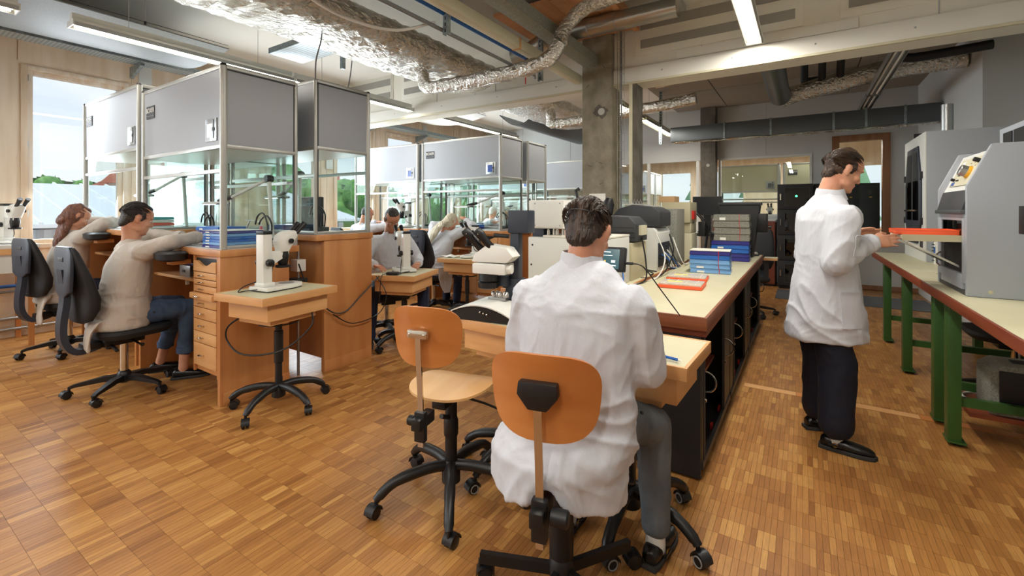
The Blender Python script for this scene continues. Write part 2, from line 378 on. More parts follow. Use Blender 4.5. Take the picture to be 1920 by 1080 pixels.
def plank_geo(A, z0, z1):
    n = len(A); g = .0002; e = .0003
    x0, x1, y0, y1 = A[:, 0] + g, A[:, 0] + PW - g, A[:, 1] + g, A[:, 1] + PL - g
    zt = z1 + rng.uniform(-.0003, .0002, n)
    V = np.zeros((n, 8, 3))
    for k, (x, y) in enumerate(((x0, y0), (x1, y0), (x1, y1), (x0, y1))):
        V[:, k, 0] = x; V[:, k, 1] = y; V[:, k, 2] = z0; V[:, k + 4, 0] = x + (e if k in (0, 3) else -e); V[:, k + 4, 1] = y + (e if k < 2 else -e); V[:, k + 4, 2] = zt
    F = np.array([[4, 5, 6, 7], [0, 1, 5, 4], [1, 2, 6, 5], [2, 3, 7, 6], [3, 0, 4, 7]])
    FF = (F[None] + (np.arange(n) * 8)[:, None, None]).reshape(-1, 4)
    return V.reshape(-1, 3), FF, np.repeat(A[:, 2], 5)
def raw_mesh(name, V, F, pv=None):
    me = bpy.data.meshes.new(name); me.vertices.add(len(V)); me.vertices.foreach_set('co', np.ascontiguousarray(V, dtype=np.float32).ravel())
    k = F.shape[1]; me.loops.add(F.size); me.loops.foreach_set('vertex_index', np.ascontiguousarray(F, dtype=np.int32).ravel()); me.polygons.add(len(F))
    me.polygons.foreach_set('loop_start', np.arange(0, F.size, k, dtype=np.int32)); me.polygons.foreach_set('loop_total', np.full(len(F), k, dtype=np.int32))
    me.update(calc_edges=True); me.validate(); me.shade_flat()
    if pv is not None:
        a = me.attributes.new('pv', 'FLOAT', 'FACE'); a.data.foreach_set('value', np.ascontiguousarray(pv, dtype=np.float32))
    return me
near = order[:300]; rest = order[300:]
for i in near:
    V, F, pv = plank_geo(A[i:i + 1] * [0, 0, 1], -.006, 0.0)
    o = link('plank', raw_mesh('plank', V, F, pv), 'oak_strip', floor); o.location = (A[i, 0], A[i, 1], 0)
V, F, pv = plank_geo(A[rest], -.006, 0.0)
o = link('plank_field', raw_mesh('plank_field', V, F, pv), 'oak_strip', floor); o['kind'] = 'stuff'
for k in range(6): box('threshold_board', (-.40 + k * .36, 4.08, -.004), (-.045 + k * .36, 4.16, .0025), 'beech_light' if k in (0, 2) else 'ply_back', floor)

# ---- walls
wl = MB()
ys = [Y0] + [v for (a, w) in WINS for v in (a, a + w)] + [YB]
for i in range(0, len(ys), 2): wl.b2((X0 - .16, ys[i], 0), (X0, ys[i + 1], ZC))
for (a, w) in WINS: wl.b2((X0 - .16, a, 0), (X0, a + w, WZ0)); wl.b2((X0 - .16, a, WZ1), (X0, a + w, ZC))
wall_left = struct(wl.build('wall_left', 'pine', smooth=False))
for i, (a, w) in enumerate(WINS):                                    # timber panels on the wall, with open joints
    if a + w < -1: continue
    box('wall_panel', (X0, a - .02, WZ1 + .035), (X0 + .012, a + w + .02, ZC - .1), 'pine', wall_left)
    nxt = WINS[i + 1][0] if i + 1 < len(WINS) else Y1
    if nxt - a - w > .25: box('wall_panel', (X0, a + w + .03, .12), (X0 + .012, a + w + .03 + (nxt - a - w - .06) / 2 - .003, ZC - .1), 'pine', wall_left); box('wall_panel', (X0, a + w + .03 + (nxt - a - w - .06) / 2 + .003, .12), (X0 + .012, nxt - .03, ZC - .1), 'pine', wall_left)
    box('wall_panel', (X0, a - .02, .12), (X0 + .010, a + w + .02, WZ0 - .03), 'pine', wall_left)
for yy in (2.36, 3.78, 5.18, 7.73): box('cable_duct', (X0 + .012, yy, 2.2), (X0 + .05, yy + .14, 3.42), 'white_metal', wall_left, .004)
for i, (a, w) in enumerate(WINS):
    f = MB(); t = .055
    for (y0, y1, z0, z1) in ((a, a + t, WZ0, WZ1), (a + w - t, a + w, WZ0, WZ1), (a + t, a + w - t, WZ1 - t, WZ1), (a + t, a + w - t, WZ0, WZ0 + t)): f.b2((X0 - .13, y0, z0), (X0 + .02, y1, z1), .004)
    wn = struct(f.build('window_%d' % (i + 1), 'pine_frame'))
    s = MB(); b = .05; a2, w2 = a + t, w - 2 * t
    for (y0, y1, z0, z1) in ((a2, a2 + b, WZ0 + t, WZ1 - t), (a2 + w2 - b, a2 + w2, WZ0 + t, WZ1 - t), (a2 + b, a2 + w2 - b, WZ1 - t - b, WZ1 - t), (a2 + b, a2 + w2 - b, WZ0 + t, WZ0 + t + b)): s.b2((X0 - .09, y0, z0), (X0 - .02, y1, z1), .006)
    sash = s.build('sash', 'pine_frame', wn)
    box('pane', (X0 - .062, a2 + b, WZ0 + t + b), (X0 - .056, a2 + w2 - b, WZ1 - t - b), 'window_glass', wn)
    for z in (1.35, 2.15, 2.92): MB().cyl((X0 - .005, a + t, z), (X0 - .005, a + t, z + .07), .011, n=10).build('hinge', 'steel', wn)
box('window_sill', (X0, -.2, .965), (X0 + .05, 1.2, .98), 'pine_frame', wall_left)
wr = struct(MB().b2((X1, Y0, 0), (X1 + .15, YB, ZC)).build('wall_right', 'wall_grey'))
struct(MB().b2((X0, Y0 - .15, 0), (X1, Y0, ZC)).build('wall_behind', 'offwhite'))
# far wall of the second room, with two big windows
wf = MB()
FW = [(-4.1, -3.0), (-2.55, -1.45), (-.55, .55), (.9, 1.9)]
xs = [X0] + [v for p in FW for v in p] + [X1]
for i in range(0, len(xs), 2): wf.b2((xs[i], YB, 0), (xs[i + 1], YB + .15, ZC))
for p in FW: wf.b2((p[0], YB, 0), (p[1], YB + .15, .9)); wf.b2((p[0], YB, 2.75), (p[1], YB + .15, ZC))
struct(wf.build('wall_far', 'pine', smooth=False))
for i, p in enumerate(FW):
    f = MB()
    for (a, b_) in (((p[0], .9), (p[0] + .09, 2.75)), ((p[1] - .09, .9), (p[1], 2.75)), ((p[0] + .09, 2.66), (p[1] - .09, 2.75)), ((p[0] + .09, .9), (p[1] - .09, .99))): f.b2((a[0], YB - .02, a[1]), (b_[0], YB + .12, b_[1]), .004)
    wn = struct(f.build('window_%d' % (len(WINS) + i + 1), 'pine_frame')); box('pane', (p[0] + .09, YB + .05, .99), (p[1] - .09, YB + .056, 2.66), 'window_glass', wn)
# partition between the two rooms (glazed) with door
wp = MB(); T = .1
wp.b2((X0, Y1, 2.49), (.46, Y1 + T, ZC)); wp.b2((.46, Y1, 2.80), (1.30, Y1 + T, ZC)); wp.b2((.46, Y1, 0), (1.30, Y1 + T, .78)); wp.b2((1.30, Y1, 0), (1.70, Y1 + T, ZC)); wp.b2((.13, Y1, 0), (.46, Y1 + T, 2.49))
wp.b2((-1.46, Y1, 0), (.13, Y1 + T, 1.33)); wp.b2((X0, Y1, 0), (-1.81, Y1 + T, .25))
wall_back = struct(wp.build('wall_back', 'wall_grey', smooth=False))
for x in (-7.0, -5.6, -4.2, -3.34, -2.95, -1.9): box('mullion', (x - .03, Y1 + .01, .25), (x + .03, Y1 + .09, 2.49), 'white_metal', wall_back)
pv_ = [-7.5, -7.0, -5.6, -4.2, -3.34, -2.95, -1.9]
for a, b_ in zip(pv_[:-1], pv_[1:]): box('pane', (a + .03, Y1 + .045, .25), (b_ - .03, Y1 + .053, 2.49), 'glass', wall_back)
box('pane', (-1.46, Y1 + .045, 1.33), (.13, Y1 + .053, 2.49), 'glass', wall_back)
for (a, b_) in (((-1.48, 1.31), (-1.44, 2.51)), ((.11, 1.31), (.15, 2.51)), ((-1.44, 2.47), (.11, 2.51)), ((-1.44, 1.31), (.11, 1.35))): box('frame_strip', (a[0], Y1 - .012, a[1]), (b_[0], Y1 + T, b_[1]), 'white_metal', wall_back)
for x in (-6.3, -4.9, -3.6, -.62): box('panel_joint', (x, Y1 - .003, 2.53), (x + .006, Y1, ZC), 'panel_grey', wall_back)
df = MB()
for (a, b_) in (((.46, .78), (.57, 2.80)), ((1.19, .78), (1.30, 2.80)), ((.57, 2.69), (1.19, 2.80)), ((.57, .78), (1.19, .89))): df.b2((a[0], Y1 - .03, a[1]), (b_[0], Y1 + .12, b_[1]), .004)
dr = struct(df.build('window_15', 'door_wood')); box('pane', (.57, Y1 + .06, .89), (1.19, Y1 + .068, 2.69), 'glass', dr)
struct(MB().b2((.13, Y1 - .012, .0), (1.67, Y1, .08)).build('baseboard_back', 'door_wood'))
struct(MB().b2((1.67, 7.0, 0), (X1, Y1, ZC)).build('wall_stub', 'wall_grey'))
struct(MB().b2((X0 + .012, Y0, 0), (X0 + .03, Y1, .06)).build('baseboard_left', 'pine_frame'))
# ---- concrete columns
col = struct(MB().b2((-2.225, 5.0, 0), (-1.85, 5.29, 3.47), .012).build('column', 'concrete', smooth=False))
def patch(parent, x, y, z, r):
    pts = [(r * (1 + .35 * math.sin(3 * t + 1) * math.cos(5 * t)) * math.cos(t), r * (1 + .25 * math.sin(4 * t)) * math.sin(t)) for t in [2 * PI * i / 28 for i in range(28)]]
    MB().prism(pts, 0, .002, FX(x, y, z)).build('stain', 'concrete_dark', parent); MB().cyl((x + .01, y - .004, z), (x + .01, y, z), r * .55, n=20).build('plug', 'patch', parent)
patch(col, -1.99, 5.0, 2.58, .075)
box('notice', (-2.13, 4.996, 1.33), (-1.93, 5.0, 1.62), 'paper', col)
for i, (x, z, a) in enumerate(((-1.99, 1.98, .5), (-1.98, 1.74, -.4), (-2.12, 1.95, .2), (-1.95, 3.1, .9), (-2.15, 2.9, -.7))): MB().box((x, 5.0, z), (.05, .004, .008), (0, a, 0)).build('scratch', 'concrete_dark', col)
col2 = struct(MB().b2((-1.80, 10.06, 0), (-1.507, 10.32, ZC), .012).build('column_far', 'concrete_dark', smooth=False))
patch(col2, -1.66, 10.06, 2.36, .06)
# ---- ceiling and beam
ceil = struct(MB().b2((X0 - .16, Y0, ZC), (X1 + .15, YB + .15, ZC + .15)).build('ceiling', 'ceiling_white'))
for k in range(5):
    box('ceiling_panel', (-3.3, Y0 + .05 + k * 1.93, ZC - .06), (-1.05, Y0 + 1.95 + k * 1.93, ZC), 'ceiling_grey', ceil)
for i in range(4):
    for k in range(3): box('ceiling_panel', (-2.3 + i * 1.0, 5.36 + k * 1.64, ZC - .05), (-1.315 + i * 1.0, 6.98 + k * 1.64, ZC), 'ceiling_brown', ceil)
for k in range(7): box('soffit_plank', (-2.75 + k * .165, 3.9, 3.47), (-2.75 + k * .165 + .16, 5.03, 3.50), 'pine_orange', ceil)
MB().b2((-1.60, 3.9, 3.44), (-1.54, 5.03, 3.62)).build('soffit_edge', 'pine_orange', ceil)
BM0, BM1 = 5.05, 5.32
for nm, xa, xb in (('beam_left', X0, -2.225), ('beam_right', -1.85, X1)):
    bm = struct(MB().b2((xa, BM0 + .03, 2.86), (xb, BM1, ZC)).build(nm, 'beam_white', smooth=False))
    box('fascia', (xa, BM0, 2.885), (xb, BM0 + .03, 3.05), 'ceiling_white', bm, .004); box('lip', (xa, BM0 - .01, 2.862), (xb, BM0 + .03, 2.885), 'cream_metal', bm, .003)
    grs = ((-1.54, -.06), (.35, 1.8)) if 'right' in nm else ((-7.3, -5.62), (-5.3, -4.75))
    for (ga, gb) in grs:
        box('vent_panel', (ga - .06, BM0 + .02, 3.17), (gb + .06, BM0 + .03, ZC), 'beam_white', bm, .002)
        for z0, z1 in ((3.25, 3.345), (3.455, 3.56)): box('vent_grille', (ga, BM0 + .014, z0), (gb, BM0 + .026, z1), 'grille', bm)
    for x in ([-1.3, -.6, .1, .8, 1.5] if 'right' in nm else [-6.5, -5.5, -4.5, -3.5, -2.6]): MB().ball((x, BM0 - .001, 2.97), .008, 8, 6).build('screw', 'steel', bm)
    for x in ([-.9, .95] if 'right' in nm else [-4.62, -3.55, -3.9]): box('joint', (x, BM0 + .026, 3.05), (x + .006, BM0 + .031, 3.5 if x != -3.55 else 3.15), 'panel_grey', bm)
    if 'right' in nm: box('cover_plate', (-1.15, BM0 + .02, 3.06), (.42, BM0 + .03, 3.155), 'ceiling_white', bm, .002)
struct(MB().b2((-1.66, 5.03, 0), (-1.63, 5.30, 2.86)).build('trim_1', 'cream_metal')); struct(MB().b2((-1.63, 5.06, 0), (-1.58, 5.28, 2.862)).build('trim_2', 'concrete_dark'))
# sheet-metal fold in the far bay, seen under the beam
# gantry for the floor mat at the back
# ================================================================== furniture
def sloft(mb, rings, n=20, p=2.6, M=None):
    """closed loft of horizontal super-ellipse rings (c, rx, ry)"""
    m = Matrix() if M is None else M; L = []
    for c, rx, ry in rings:
        row = []
        for j in range(n):
            t = 2 * PI * j / n; a, b = math.cos(t), math.sin(t)
            row.append(mb.bm.verts.new(m @ Vector((c[0] + rx * math.copysign(abs(a) ** (2 / p), a), c[1] + ry * math.copysign(abs(b) ** (2 / p), b), c[2]))))
        L.append(row)
    for a, b in zip(L[:-1], L[1:]):
        for j in range(n): mb.bm.faces.new((a[j], a[(j + 1) % n], b[(j + 1) % n], b[j]))
    mb.bm.faces.new(list(reversed(L[0]))); mb.bm.faces.new(L[-1]); return mb
def caster(root, x, y, a, rim='black', r=.028):
    c, s = math.cos(a), math.sin(a); f = Vector((-s, c, 0)); n = Vector((c, s, 0)); ctr = Vector((x, y, 0)) + f * .018
    m = MB(); m.cyl((x, y, .045), (x, y, .085), .009, n=8)
    for sg in (-1, 1): m.lathe([(0, 0), (r * .7, .001), (r, .006), (r, .017), (r * .6, .020), (0, .020)], M=Matrix.Translation(ctr + n * (sg * .003) + Vector((0, 0, r))) @ Matrix.Rotation(a, 4, 'Z') @ Matrix.Rotation(R(90 * sg), 4, 'Y'), n=14)
    o = m.build('caster', 'black', root)
    hd = MB(); hd.grid(lambda u, v: ctr + n * (v - .5) * .05 + f * (-math.cos(u * PI) * (r + .005)) + Vector((0, 0, r + math.sin(u * PI) * (r + .005))), 8, 2, .003); hd.build('hood', 'black', o)
    if rim != 'black':
        q = MB()
        for sg in (-1, 1): q.tube([ctr + n * (sg * .0235) + f * (math.cos(t) * r * .72) + Vector((0, 0, r + math.sin(t) * r * .72)) for t in [2 * PI * i / 14 for i in range(14)]], .003, 5, closed=True)
        q.build('rim', rim, o)
def star_base(root, style, r=.31, rot=0.0, rim='black', col_top=.42, zhub=.11, colr=.026, colmat='black'):
    for k in range(5):
        a = rot + 2 * PI * k / 5; c, s = math.cos(a), math.sin(a); m = MB()
        if style == 'curve':
            m.tube(smooth_path([(c * .02, s * .02, zhub + .03), (c * .12, s * .12, zhub + .035), (c * r * .75, s * r * .75, zhub + .01), (c * r * .95, s * r * .95, .092), (c * r, s * r, .075)], 4), [.026] * 8 + [.023] * 5 + [.019] * 4, 10)
        elif style == 'bar': m.bar((c * .03, s * .03, zhub - .005), (c * r, s * r, .092), .022, .04)
        else: m.tube([(c * .03, s * .03, zhub), (c * .12, s * .12, zhub + .004), (c * r * .9, s * r * .9, .09), (c * r, s * r, .078)], [1, .9, .55, .5], sq=(.026, .022))
        m.build('base_arm', 'black', root); caster(root, c * r, s * r, a + .9 * ((k * 37) % 5 - 2), rim)
    MB().lathe([(.03, .07), (.046, .08), (.046, zhub + .03), (.034, zhub + .05), (colr, zhub + .055)], n=18).build('base_hub', 'black', root)
    MB().cyl((0, 0, zhub + .05), (0, 0, col_top), colr, n=18).build('column', colmat, root)
def office_chair(loc, rotz, label, brot=.3, group='black office chairs', seatz=.50, lean=0.0):
    t = thing('office_chair', label, 'chair', loc, rotz, group)
    star_base(t, 'flat', .325, brot, col_top=seatz - .10, colmat='chrome', colr=.027)
    MB().box((0, -.02, seatz - .085), (.16, .26, .06), bev=.015).box((.0, -.19, seatz - .09), (.10, .14, .05), bev=.01).build('mechanism', 'black', t)
    MB().tube([(.07, .02, seatz - .09), (.18, .03, seatz - .11), (.23, .03, seatz - .11)], [.008, .008, .014], 8).build('lever', 'black', t); MB().tube([(.06, -.10, seatz - .11), (.21, -.12, seatz - .12)], .013, 8).build('tilt_lever', 'black', t)
    s = MB(); sloft(s, [((0, .03, seatz - .055), .19, .19), ((0, .035, seatz - .045), .23, .225), ((0, .04, seatz - .01), .245, .245), ((0, .035, seatz + .012), .235, .235), ((0, .03, seatz + .02), .19, .20)], 28, 3.6); s.build('seat', 'black_soft', t)
    f = MB(); f.tube(smooth_path([(0, -.16, seatz - .10), (0, -.29, seatz - .115), (0, -.355, seatz - .03), (0, -.365, seatz + .10), (0, -.345, seatz + .30), (0, -.36, seatz + .50)], 5), 1, sq=(.045, .02)); f.build('back_frame', 'slate', t)
    b = MB(); lv = [(.10, -.27, .10, .02), (.12, -.262, .17, .034), (.20, -.245, .215, .05), (.28, -.245, .225, .052), (.40, -.27, .215, .042), (.52, -.305, .195, .034), (.62, -.335, .17, .028), (.655, -.345, .14, .018)]
    sloft(b, [((0, y, seatz + z), w, d) for z, y, w, d in lv], 28, 3.2); b.build('backrest', 'black_soft', t)
    k = MB(); sloft(k, [((0, -.352 - .0 * z, seatz + z), w, .018) for z, w in ((.30, .05), (.34, .13), (.5, .15), (.62, .15), (.66, .12))], 20, 4); k.build('back_shell', 'slate', t)
    MB().box((.0, -.372, seatz + .57), (.09, .004, .03), bev=.001).build('label_plate', 'charcoal', t)
    return t
def ply_chair(loc, rotz, label, style, bw, bh, bz, seatz, brot):
    t = thing('wooden_work_chair', label, 'chair', loc, rotz)
    if style == 1: star_base(t, 'curve', .36, brot, col_top=seatz - .07, zhub=.13, colr=.030)
    else: star_base(t, 'bar', .31, brot, col_top=seatz - .06, zhub=.10, colr=.045)
    if style == 1: MB().lathe([(.030, .30), (.036, .31), (.036, .38), (.03, .40)], n=16).tube([(.0, -.02, .40), (.0, -.10, .44)], .011, 8).build('sleeve', 'black', t)
    sh = MB()                                                        # moulded plywood seat
    def seat(u, v):
        a = u * 2 * PI; r = v; c, s = math.cos(a), math.sin(a); p = 2.7
        x = .205 * r * math.copysign(abs(c) ** (2 / p), c); y = .20 * r * math.copysign(abs(s) ** (2 / p), s) + .01
        return Vector((x * (1 - .12 * (y < 0) * abs(y) / .2), y, seatz - .018 * max(0, y / .2) ** 3 + .010 * (abs(y + .12) / .2) ** 2 * (y < -.1) + .012 * (x / .2) ** 2))
    sh.grid(seat, 40, 8, .011, closeu=True); bmesh.ops.remove_doubles(sh.bm, verts=sh.bm.verts, dist=.0004); sh.build('seat', 'ply_seat', t)
    MB().box((0, -.02, seatz - .045), (.07, .22, .035), bev=.006).box((0, .0, seatz - .03), (.2, .03, .012)).build('seat_mount', 'black', t)
    MB().tube([(.05, .02, seatz - .05), (.16, .05, seatz - .08), (.21, .10, seatz - .12)], [.006, .006, .006], 8).build('lever', 'black', t); MB().box((.225, .12, seatz - .13), (.05, .03, .008), (.3, .3, .7), bev=.003).build('lever_paddle', 'black', t)
    yb = -.285
    MB().box((0, yb + .02, seatz - .05), (.045, .13, .05), bev=.006).box((0, yb, seatz - .07), (.05, .03, .13), bev=.005).build('bar_clamp', 'black', t)
    kx = -.055 if style == 1 else .065
    kn = MB(); kn.lathe([(.0, 0), (.014, .0), (.022, .005), (.022, .03), (.018, .034), (0, .034)] if style == 1 else [(.0, 0), (.016, .0), (.026, .006), (.026, .055), (.02, .06), (0, .06)], M=Matrix.Translation((kx * .5, yb, seatz - .05)) @ Matrix.Rotation(R(90 if kx > 0 else -90), 4, 'Y'), n=12); kn.build('adjust_knob', 'black', t)
    br = MB(); br.tube(smooth_path([(0, yb, seatz - .16), (0, yb - .002, seatz + .05), (0, yb - .02, bz - .06), (0, yb - .022, bz + .02)], 5), 1, sq=(.004, .013)); br.build('back_bar', 'chrome', t)
    if style == 1: MB().box((0, yb - .022, bz + .02), (.10, .03, .04), bev=.015).build('bracket', 'chrome', t)
    else:
        MB().prism([(-.062, .04), (.062, .04), (.066, 0), (.03, -.045), (-.03, -.045), (-.066, 0)], 0, .035, FX(0, yb, bz + .02), bev=.008).build('bracket', 'black', t)
    bk = MB()                                                        # moulded plywood back, edges swept forward
    def back(u, v):
        a = u * 2 * PI; c, s = math.cos(a), math.sin(a); p = 3.2
        x = bw / 2 * v * math.copysign(abs(c) ** (2 / p), c); z = bh / 2 * v * math.copysign(abs(s) ** (2 / p), s)
        x *= 1 + .08 * z / (bh / 2)
        return Vector((x, yb + .012 + .055 * (x / (bw / 2)) ** 2 - .10 * (z / bh) * .25, bz + z))
    bk.grid(back, 44, 8, .011, closeu=True); bmesh.ops.remove_doubles(bk.bm, verts=bk.bm.verts, dist=.0004); bk.build('backrest', 'ply_back', t)
    for sx in (-.035, .035): MB().ball((sx, yb - .002 if style == 2 else yb - .036, bz + .02), (.006, .003, .006), 8, 6).build('rivet', 'chrome', t)
    return t
def trolley(loc, rotz, label, zt=.85, w=.61, d=.51, brot=.2, rim='black', top='cream_top', ring=True, off=(0, 0), group='microscope trolleys'):
    t = thing('trolley_table', label, 'table', loc, rotz, group); ox, oy = off
    star_base(t, 'curve', .32, brot, rim, col_top=zt - .2, zhub=.12, colr=.024)
    MB().lathe([(.024, .32), (.031, .325), (.031, zt - .30), (.024, zt - .295)], n=16).build('sleeve', 'black', t)
    box('tabletop', (ox - w / 2 + .012, oy - d / 2 + .012, zt - .045), (ox + w / 2 - .012, oy + d / 2 - .012, zt), top, t)
    e = MB()
    for a, b in (((-w / 2, -d / 2), (w / 2, -d / 2 + .014)), ((-w / 2, d / 2 - .014), (w / 2, d / 2)), ((-w / 2, -d / 2 + .014), (-w / 2 + .014, d / 2 - .014)), ((w / 2 - .014, -d / 2 + .014), (w / 2, d / 2 - .014))): e.b2((ox + a[0], oy + a[1], zt - .05), (ox + b[0], oy + b[1], zt + .002), .002)
    e.build('edge_frame', 'beech_light', t)
    sk = box('apron', (ox - w / 2 + .07, oy - d / 2 + .05, zt - .17), (ox + w / 2 - .05, oy + d / 2 - .05, zt - .05), 'beech_light', t, .003)
    box('lower_apron', (ox - w / 2 + .12, oy - d / 2 + .09, zt - .21), (ox + w / 2 - .12, oy + d / 2 - .09, zt - .17), 'beech_light', t, .003)
    if ring: MB().tube([(.13 * math.cos(a), .13 * math.sin(a), zt - .235) for a in [2 * PI * i / 28 for i in range(28)]], .006, 6, closed=True).bar((-.13, 0, zt - .225), (.13, 0, zt - .225), .02, .012).build('height_ring', 'black', t)
    return t
def handle(root, x, y, z, s, w=.055):
    MB().tube(smooth_path([(x - w / 2, y, z), (x - w / 2 * .8, y - s * .018, z), (x + w / 2 * .8, y - s * .018, z), (x + w / 2, y, z)], 4), .0045, 6).build('handle', 'chrome', root)
def bench(xr, yf, s, w, zb, label, drawers=True, shelf=True, depth=.60, pads=None):
    """watchmaker bench; s=+1 the sitter faces +Y. xr: end by the aisle"""
    t = thing('workbench', label, 'workbench', (xr - w / 2, yf + s * depth / 2, 0)); L = t.location
    def bx(name, xa, ya, za, xb, yb, zb_, m, par=t, bev=.003): return box(name, (xa - L.x, yf + s * ya - L.y, za), (xb - L.x, yf + s * yb - L.y, zb_), m, par, bev)
    bx('worktop', xr - w, -.005, zb - .055, xr + .012, depth + .0, zb - .004, 'beech')
    bx('top_sheet', xr - w + .01, .012, zb - .004, xr - .008, depth - .01, zb, 'grey_top', bev=0)
    bx('end_panel', xr - .04, .0, .0, xr, depth - .08, zb - .055, 'beech'); bx('plinth', xr, .02, .0, xr + .008, depth - .08, .10, 'beech')
    bx('end_panel', xr - w, .0, .0, xr - w + .04, depth - .08, zb - .055, 'beech'); bx('back_panel', xr - w + .04, depth - .10, .12, xr - .04, depth - .08, zb - .055, 'beech')
    px0, px1 = xr - .42, xr - .04
    if drawers:
        bx('pedestal', px0, .02, .20, px1, depth - .1, zb - .06, 'beech'); bx('pedestal_frame', px0, .0, .19, px0 + .012, .02, zb - .06, 'beech'); bx('pedestal_frame', px1 - .012, .0, .19, px1, .02, zb - .06, 'beech')
        dz = zb - 1.137; zs = [.244, .42, .508, .60, .69, .756, .803, .857, .904, .958, 1.06]
        zs = [z + dz * (z - .2) / .86 for z in zs]
        for i in range(len(zs) - 1):
            out = .03 if i == 5 else 0
            if i == len(zs) - 2:
                n = 12; pts = [(px0 + .014, zs[i] + .004), (px1 - .014, zs[i] + .004), (px1 - .014, zs[i + 1] - .02)] + [((px0 + px1) / 2 + (.12 - .24 * k / n), zs[i + 1] - .02 - .035 * math.sin(PI * k / n)) for k in range(n + 1)] + [(px0 + .014, zs[i + 1] - .02)]
                MB().prism([(a - L.x, b) for a, b in pts], -.006, .014, Matrix.Translation((0, yf - L.y, 0)) @ Matrix.Rotation(R(90), 4, 'X') @ Matrix.Diagonal((1, 1, -s, 1))).build('drawer', 'beech_light', t)
                bx('recess', px0 + .014, .015, zs[i + 1] - .07, px1 - .014, .022, zs[i + 1], 'cabinet_in')
            else:
                dd = bx('drawer', px0 + .014, -.004 - out, zs[i] + .003, px1 - .014, .016, zs[i + 1] - .003, 'beech_light')
                handle(dd, (px0 + px1) / 2 - .04 - L.x, yf - L.y - s * (.004 + out), (zs[i] + zs[i + 1]) / 2, s)
    if shelf:
        bx('shelf', xr - w + .04, .10, zb - .30, px0, depth - .1, zb - .275, 'beech_light')
        for k in range(2): bx('hook', xr - .65 - k * .22, .12, zb - .345, xr - .64 - k * .22, .15, zb - .30, 'cream_metal')
    for xx in (pads or (xr - .55, xr - w + .20)):
        m = MB(); sloft(m, [((xx - L.x, yf - s * .085 - L.y, zb - .105), .095, .07), ((xx - L.x, yf - s * .09 - L.y, zb - .09), .13, .09), ((xx - L.x, yf - s * .09 - L.y, zb - .045), .13, .095), ((xx - L.x, yf - s * .085 - L.y, zb - .03), .105, .075)], 20, 3); m.build('arm_pad', 'black', t)
        bx('pad_support', xx - .05, -.10, zb - .135, xx + .05, .03, zb - .10, 'beech')
    return t
def booth(xr, yf, s, w, zb, label, sign=True, lcd='lcd_blue', dep=.60, panel='panel_grey'):
    """glazed clean-air hood standing on a bench"""
    t = thing('clean_air_booth', label, 'booth', (xr - w / 2, yf + s * dep / 2, zb)); L = t.location; H, ZB, ZM = 1.353, .74, .56
    def wv(x, y, z): return (x - L.x, yf + s * y - L.y, z)
    def bx(name, a, b, m, par=t, bev=.0): return box(name, wv(*a), wv(*b), m, par, bev)
    for x in (xr - .022, xr - w + .022):
        for y in (.022, dep - .022):
            p = wv(x, y, 0); f = y < .1; pr = .024 if f else .016
            MB().cyl((p[0], p[1], .0), (p[0], p[1], H - .012), pr, n=14).build('post', 'alu', t)
            if f: MB().lathe([(pr, 0), (pr, .006), (pr * .8, .018), (0, .022)], c=(p[0], p[1], H - .012), n=14).build('post_cap', 'black', t)
    x0, x1 = xr - w + .03, xr - .03
    bx('front_panel', (x0, .014, ZB + .03), (x1, .026, H - .03), panel); bx('back_panel', (x0, dep - .026, ZB + .03), (x1, dep - .014, H - .03), panel)
    for x in (xr - .026, xr - w + .014): bx('side_panel', (x, .04, ZB + .03), (x + .012, dep - .03, H - .03), panel)
    bx('roof', (x0 - .01, .02, H - .03), (x1 + .01, dep - .02, H - .018), 'white_metal'); bx('filter', (x0, .03, ZB + .0), (x1, dep - .03, ZB + .02), 'white_plastic')
    def rail(y0, y1, z, name='rail', h=.03): bx(name, (x0 - .01, y0, z), (x1 + .01, y1, z + h), 'alu', bev=.004)
    rail(.008, .032, ZB); rail(dep - .03, dep - .01, ZB); rail(.008, .032, H - .03); rail(dep - .03, dep - .01, H - .03); rail(.008, .032, ZM, 'sash_rail'); rail(dep - .03, dep - .01, .0); rail(dep - .026, dep - .012, .50)
    for x in (xr - .034, xr - w + .006):
        for z, h in ((ZB, .03), (H - .03, .03), (0, .025)): bx('side_rail', (x, .03, z), (x + .028, dep - .03, z + h), 'alu', bev=.004)
        bx('gasket', (x + .006, dep - .045, .03), (x + .022, dep - .036, H - .03), 'panel_edge'); bx('gasket', (x + .008, .036, H - .04), (x + .0285, dep - .03, H - .034), 'panel_edge')
        bx('glass_pane', (x + .011, .03, .025), (x + .016, dep - .03, ZB), 'glass')
    bx('glass_pane', (x0, .018, ZM + .03), (x1, .022, ZB), 'glass'); bx('glass_pane', (x0, dep - .022, .03), (x1, dep - .018, ZB), 'glass')
    fy = '-y' if s > 0 else '+y'
    if sign:
        lx = x0 + .15 if s > 0 else x1 - .15
        pl = bx('sign_plate', (lx - .085, .009, H - .26), (lx + .085, .014, H - .15), 'charcoal'); c = wv(lx, .008, H - .19)
        text('lettering', 'BOXER', .058, FX(c[0], c[1], c[2], fy) @ Matrix.Diagonal((.88, 1, 1, 1)), 'white_plastic', pl)
        for q in range(3): bx('small_print', (lx - .07 + q * .05, .0075, H - .238), (lx - .03 + q * .05, .009, H - .234), 'wheel_rim', pl)
    cx = x1 - .15 if s > 0 else x0 + .15
    cp = bx('control_panel', (cx - .085, .006, ZB + .06), (cx + .085, .014, ZB + .23), 'steel', bev=.002)
    bx('display', (cx - .05, .003, ZB + .09), (cx + .025, .006, ZB + .19), lcd, cp); bx('slot', (cx + .04, .003, ZB + .08), (cx + .052, .006, ZB + .22), 'black', cp); bx('dial', (cx + .032, .0, ZB + .135), (cx + .060, .004, ZB + .16), 'black', cp)
    return t
